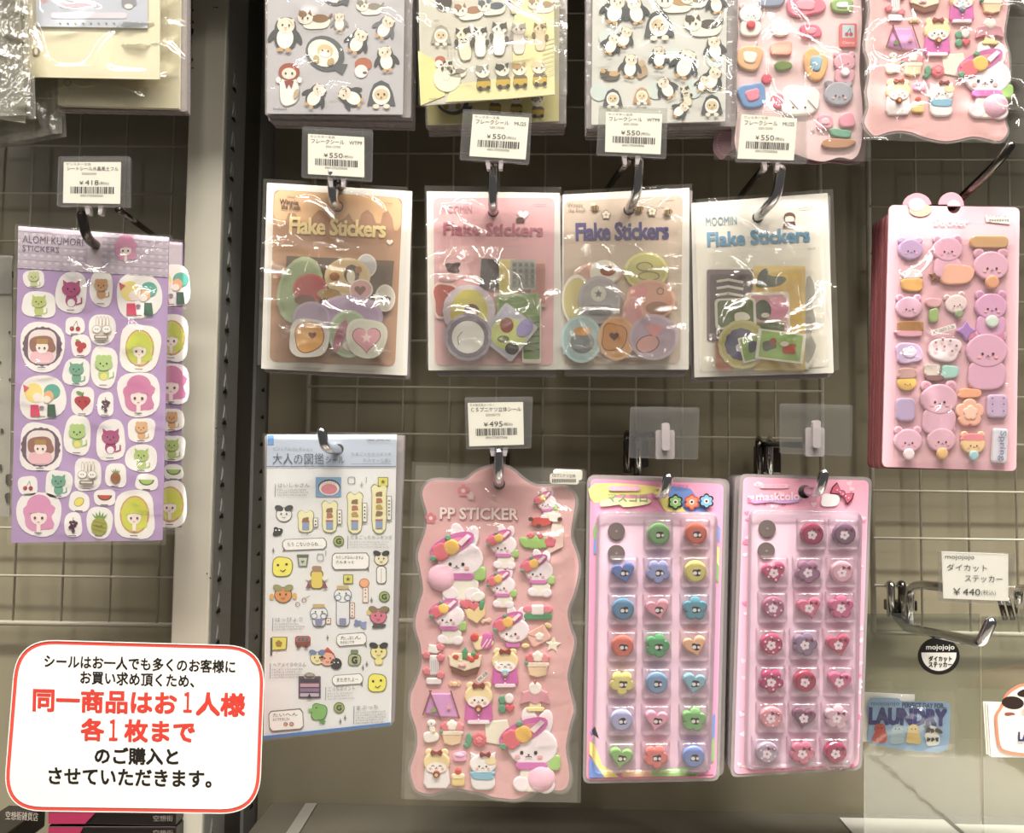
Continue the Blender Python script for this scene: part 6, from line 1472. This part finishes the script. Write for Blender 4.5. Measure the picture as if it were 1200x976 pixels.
wh(372, 771, .85, '#6f86b0', '#f0e6b0'); wh(384, 772, .95, '#c9503c', '#f0b49c', False); st(lambda a: (a.flat([(376, 766), (384, 758), (392, 766), (391, 772), (384, 765), (377, 772)], '#c9503c'), a.flat(ell(394, 777.5, 6.8), '#23262c'), a.flat(ell(392, 776, .9, n=6), '#fff'), a.flat(ell(396.5, 776, .9, n=6), '#fff')))
st(lambda a: (a.flat(blob(415.5, 773, 8, 7.5, .06, 3), '#4d5a40'), a.flat(blob(415.5, 773, 7.2, 6.7, .06, 3), '#b3b890'), a.flat(rrect(411, 761, 420, 766, 1.5), '#7a8464'), a.text('G', 412.6, 769, 418.6, 777, '#333a26', 0, .08)))
wh(444, 764, .98, '#23262c', '#efe4a0'); st(lambda a: (a.flat(rrect(439, 772, 449, 779, 3), '#c9bc70'), a.flat(rrect(439.8, 771, 448.2, 778, 3), '#efe4a0')))
for x, y in ((384, 747), (425.5, 782), (430, 778), (399, 845), (404.5, 841), (435.5, 703), (320.5, 645)): st(lambda a, x=x, y=y: (a.flat([(x, y - 4), (x + 1, y), (x, y + 4), (x - 1, y)], '#7a7a74'), a.flat([(x - 2.2, y), (x, y - .8), (x + 2.2, y), (x, y + .8)], '#7a7a74')))
para(319, 783, 40, 4, title='ヘアメイクやさん', ry=-1)
def kit(a):
    a.flat(rrect(350, 792, 376, 818, 1), '#5e4658'); a.ring(ell(363, 792, 6, 3.5), 1.6, '#b5ac88')
    for k in range(4): a.flat(rrect(352, 795 + k * 5.6, 374, 799 + k * 5.6, .6), ('#3f3450', '#c9a0b0', '#8f7698', '#c4b4c8')[k])
    a.flat([(360, 818), (363, 812), (366, 818)], '#2f2638')
st(kit)
para(384, 811, 32, 3, '#8c8788', title='ごっちポイント', ry=-2)
def greenie(a): a.flat(blob(374, 834, 9.5, 10.5, .12, 3), '#3f6a34'); a.flat(blob(374, 834, 8.7, 9.7, .12, 3), '#86b86a'); a.flat(blob(365, 832, 4, 2.4, .1, 2), '#86b86a'); a.flat(ell(371, 829, 1, n=6), '#2a3a24'); a.flat(ell(378, 845, 4, 2), '#5f9a4c')
st(greenie)
para(417, 833, 37, 5, title='まぶっち', ry=-3)
sheet_film('cellophane_sleeve', pl, q, .0014, t, seed=61, amp=.0005, wl=.03)
back_packs('sticker_sheet_pack', 'sheet pack edge back, behind the white study sheet', 'sticker pack', 'packs behind the white study sheet', [(311, 510), (474, 510), (462, 846), (312, 862)], .172, 2, .003, '#a9aeba')

# ================================================================ NOTICE, POCKETS, BOXES
sq = [(24, 750), (306, 764), (305, 952), (7, 948)]
pl = Plane(.205, 160, 850, 0.00002, 0)
t = thing('notice_sign', pl(156, 950), 'white notice with a red rounded border and red and black Japanese text, lower left', 'sign')
out = rquad([(20, 749), (311, 757), (304, 953), (4, 949)], 46, 10)
a = Art(pl); a.flat(out, '#c9463c', .0003, h=.0006); a.flat(shrink(out, 4.6), '#ded9d3', .0005); a.build('paper', t, 'rough_paper')
a = Art(pl); a.ring(out, 1.2, '#ded9d3', .0006); a.build('white_edge', t, 'rough_paper')
bk, rd = '#1c1917', '#bf3a30'
def words(name, *ts):
    a = Art(pl)
    for (b_, x0, y0, x1, y1, c_, r_, w_) in ts: a.text(b_, x0, y0, x1, y1, c_, r_, w_, .00056)
    a.build(name, t)
words('black_lettering', ('シールはお一人でも多くのお客様に', 53, 770, 276, 785, bk, 1.8, .03))
words('black_lettering', ('お買い求め頂くため、', 95, 788, 228, 803, bk, 2.0, .03))
words('black_lettering', ('のご購入と', 112, 876, 209, 895, bk, .8, .045))
words('black_lettering', ('させていただきます。', 58, 901, 248, 920, bk, 1.2, .04))
words('red_lettering', ('同一商品はお', 40, 808.5, 207, 834.5, rd, 1.6, .05), ('１', 216, 811, 225, 834, rd, 1.6, .03), ('人様', 231, 812, 287, 838, rd, 1.6, .05))
words('red_lettering', ('各', 96, 842, 122, 867, rd, 1.2, .05), ('１', 129, 843, 138, 867, rd, 1.2, .03), ('枚まで', 147, 844, 228, 869, rd, 1.4, .05))

# black boxes under the notice
bx0 = P(-60, 965, .12)
t = thing('book_box', P(20, 975, .16), 'black box with small white Japanese lettering at the bottom left corner', 'box')
box('body', tuple(P(-60, 1015, .16) + Vector((0, 0, 0))), tuple(P(54, 944, .10)), 'black_box', t, bev=.001)
pl = Plane(.1604); a = Art(pl, .0002); a.text('空想街雑貨店', 7, 951, 45, 961, '#b9b2a6', 3, .01); a.build('lettering', t)
for i, (y0, y1, lab) in enumerate(((950, 966, 'upper black and magenta box below the notice'), (967, 985, 'lower black and magenta box below the notice'))):
    t = thing('book_box', P(130, y1, .12), lab, 'box')
    b = box('body', tuple(P(56, y1 - .6, .13)), (P(206, y0, .13).x, -.05, P(56, y0, .13).z), 'black_box', t, bev=.001)
    p0, p1 = P(56, y1 - 1, .1306), P(115 - i * 12, y0 + 1, .1306)
    a = Art(Plane(.1306), .0003); a.flat([(57, y0 + 2), (112 - i * 14, y0 + 2), (100 - i * 10, y1 - 1), (57, y1 - 1)], '#962a4c'); a.flat([(57, y0 + 1), (206, y0 + 1), (206, y0 + 1.8), (57, y0 + 1.8)], '#6a5a58')
    a.text('空想街', 180, y0 + 5, 203, y0 + 12, '#8a8078', 0, 0); a.build('front_print', t)

# clear pockets at lower right
def pocket(label, q, d):
    pl = Plane(d)
    t = thing('clear_pocket', pl((q[2][0] + q[3][0]) / 2, q[2][1]), label, 'clear pocket')
    a = Art(pl); a.flat(q, '#fff', .0008, h=.0010); a.build('front_sheet', t, 'hard_sheet')
    a = Art(pl); a.ring(q, 1.3, '#c9ccc6', .0012); a.build('polished_edge', t, 'acrylic')
    return t, pl
t, pl = pocket('clear hard pocket with a round black and white sticker, lower right', [(1013, 719), (1147, 719), (1150, 1000), (1012, 1000)], .10)
a = Art(pl, .0010); a.flat(ell(1099, 768, 24.5, 22, n=40), '#141212', .0014, h=.0002); 
wc = [(1099 + 20.5 * math.cos(k * math.pi / 16), 765 + 20.5 * math.sin(k * math.pi / 16)) for k in range(17)]
a.flat([(1078.5, 764)] + [p for p in wc[::-1]] + [(1119.5, 764)], '#e9e6e0', .0016)
a.text('mojojojo', 1084, 755, 1117, 762, '#e9e6e0', 0, .03, .0017); a.text('ダイカット', 1087, 768, 1114, 774, '#1c1917', 0, .04, .0018); a.text('ステッカー', 1087, 775, 1114, 781, '#1c1917', 0, .04, .0018); a.build('round_sticker', t)
t, pl = pocket('clear hard pocket cut by the right edge at lower right', [(1150, 722), (1300, 722), (1300, 1000), (1153, 1000)], .10)
# laundry die-cut sticker pack
pl = Plane(.118); t = thing('die_cut_sticker', pl(1055, 880), 'blue die-cut sticker reading LAUNDRY with four small animals, on white card', 'sticker')
a = Art(pl); a.flat([(1013, 811), (1072, 814), (1072, 872), (1011, 869)], '#ece9e2', 0, h=.0006); a.build('backing_card', t)
cut = smooth_loop([(1018, 820), (1024, 817), (1052, 818), (1058, 821), (1105, 822), (1112, 828), (1112, 845), (1111, 868), (1104, 880), (1080, 880), (1050, 877), (1020, 870), (1016, 860), (1018, 845), (1015, 832)], 3)
a = Art(pl); a.flat(cut, '#8fb0d0', .0014, h=.0005); a.build('sticker_base', t)
a = Art(pl, .0015); a.text('mojojojo', 1020, 821, 1053, 827, '#33507f', 0, .02); a.text('PERFECT DAY FOR...', 1056, 823, 1108, 828.5, '#3a4a78', 1.5, .04); a.text('LAUNDRY', 1018, 830, 1107, 848, '#262a72', 1.5, .10); a.build('lettering', t)
for x, y, c, e in ((1030, 858, '#b8473a', 2), (1050, 859, '#a4bcc6', 3), (1069, 859, '#dcc078', 1), (1091, 861, '#e6e2da', 2)):
    a = Art(pl, .0018); a.flat(ell(x, y - 5, 6.5, 6.5), c, h=.0004); a.flat(blob(x, y + 4, 9, 8, .15, int(x)), c); a.flat(ell(x - 2, y - 6, .9, n=6), '#222'); a.flat(ell(x + 2, y - 6, .9, n=6), '#222')
    if x > 1080:
        for k in range(6): a.flat(blob(x - 5 + (k % 3) * 5, y - 6 + (k // 3) * 10, 2, 2.4, .3, k), '#2a2626')
        a.flat(ell(x - 6, y - 9, 5, 2.4, 30), '#2a2626'); a.flat(ell(x + 7, y - 6, 5, 2.4, 30), '#2a2626')
    a.build('animal_print', t)
sheet_film('cellophane_sleeve', pl, [(1010, 806), (1116, 809), (1116, 886), (1009, 882)], .0030, t, nx=26, ny=20, seed=71, amp=.0006)
t = thing('die_cut_sticker', pl(1185, 886), 'coral-outlined basket-shaped sticker on white cards cut by the right edge', 'sticker')
for k in range(3):
    a = Art(pl); a.flat([(1152 + k * 2, 822 + k), (1260, 826), (1260, 888), (1156 + k * 2, 884 + k)], '#e6e2d8', .0000 + k * .0008, h=.0005); a.build('backing_card', t)
bas = smooth_loop([(1164, 836), (1170, 826), (1176, 812), (1188, 803), (1200, 800), (1250, 800), (1250, 886), (1200, 884), (1175, 880), (1167, 872), (1164, 850)], 3)
a = Art(pl, .0026); a.flat(bas, '#dd8468', h=.0004); a.flat(shrink(bas, 3), '#e0d9d0'); a.flat([(1170, 836), (1250, 838), (1250, 855), (1169, 852)], '#e9e5df'); a.flat(ell(1184, 822, 13, 7.5, 6), '#2b1c18'); a.flat(ell(1203, 810, 14, 5, -8), '#2b1c18'); a.flat(blob(1180, 835, 6, 2, .2, 4), '#8c4c44'); a.flat(ell(1202, 833, 8, 6), '#c9b0a0'); a.build('sticker_base', t)
a = Art(pl, .0036); a.text('LAUNDRY', 1190, 856, 1240, 866, '#262a62', 0, .08); a.build('lettering', t)

# added sheets and strip that stand in for bright reflections on the shelf
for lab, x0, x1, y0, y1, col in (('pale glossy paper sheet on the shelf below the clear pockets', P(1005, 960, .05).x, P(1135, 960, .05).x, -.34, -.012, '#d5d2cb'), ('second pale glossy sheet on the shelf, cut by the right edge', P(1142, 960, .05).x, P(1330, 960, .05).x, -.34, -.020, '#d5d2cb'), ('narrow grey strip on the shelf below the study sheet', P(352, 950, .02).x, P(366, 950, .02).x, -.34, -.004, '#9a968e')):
    o = tag(box('reflection_sheet', (x0, y0, zf + .0001), (x1, y1, zf + .0012), 'print', None, 0, col), lab, 'paper')
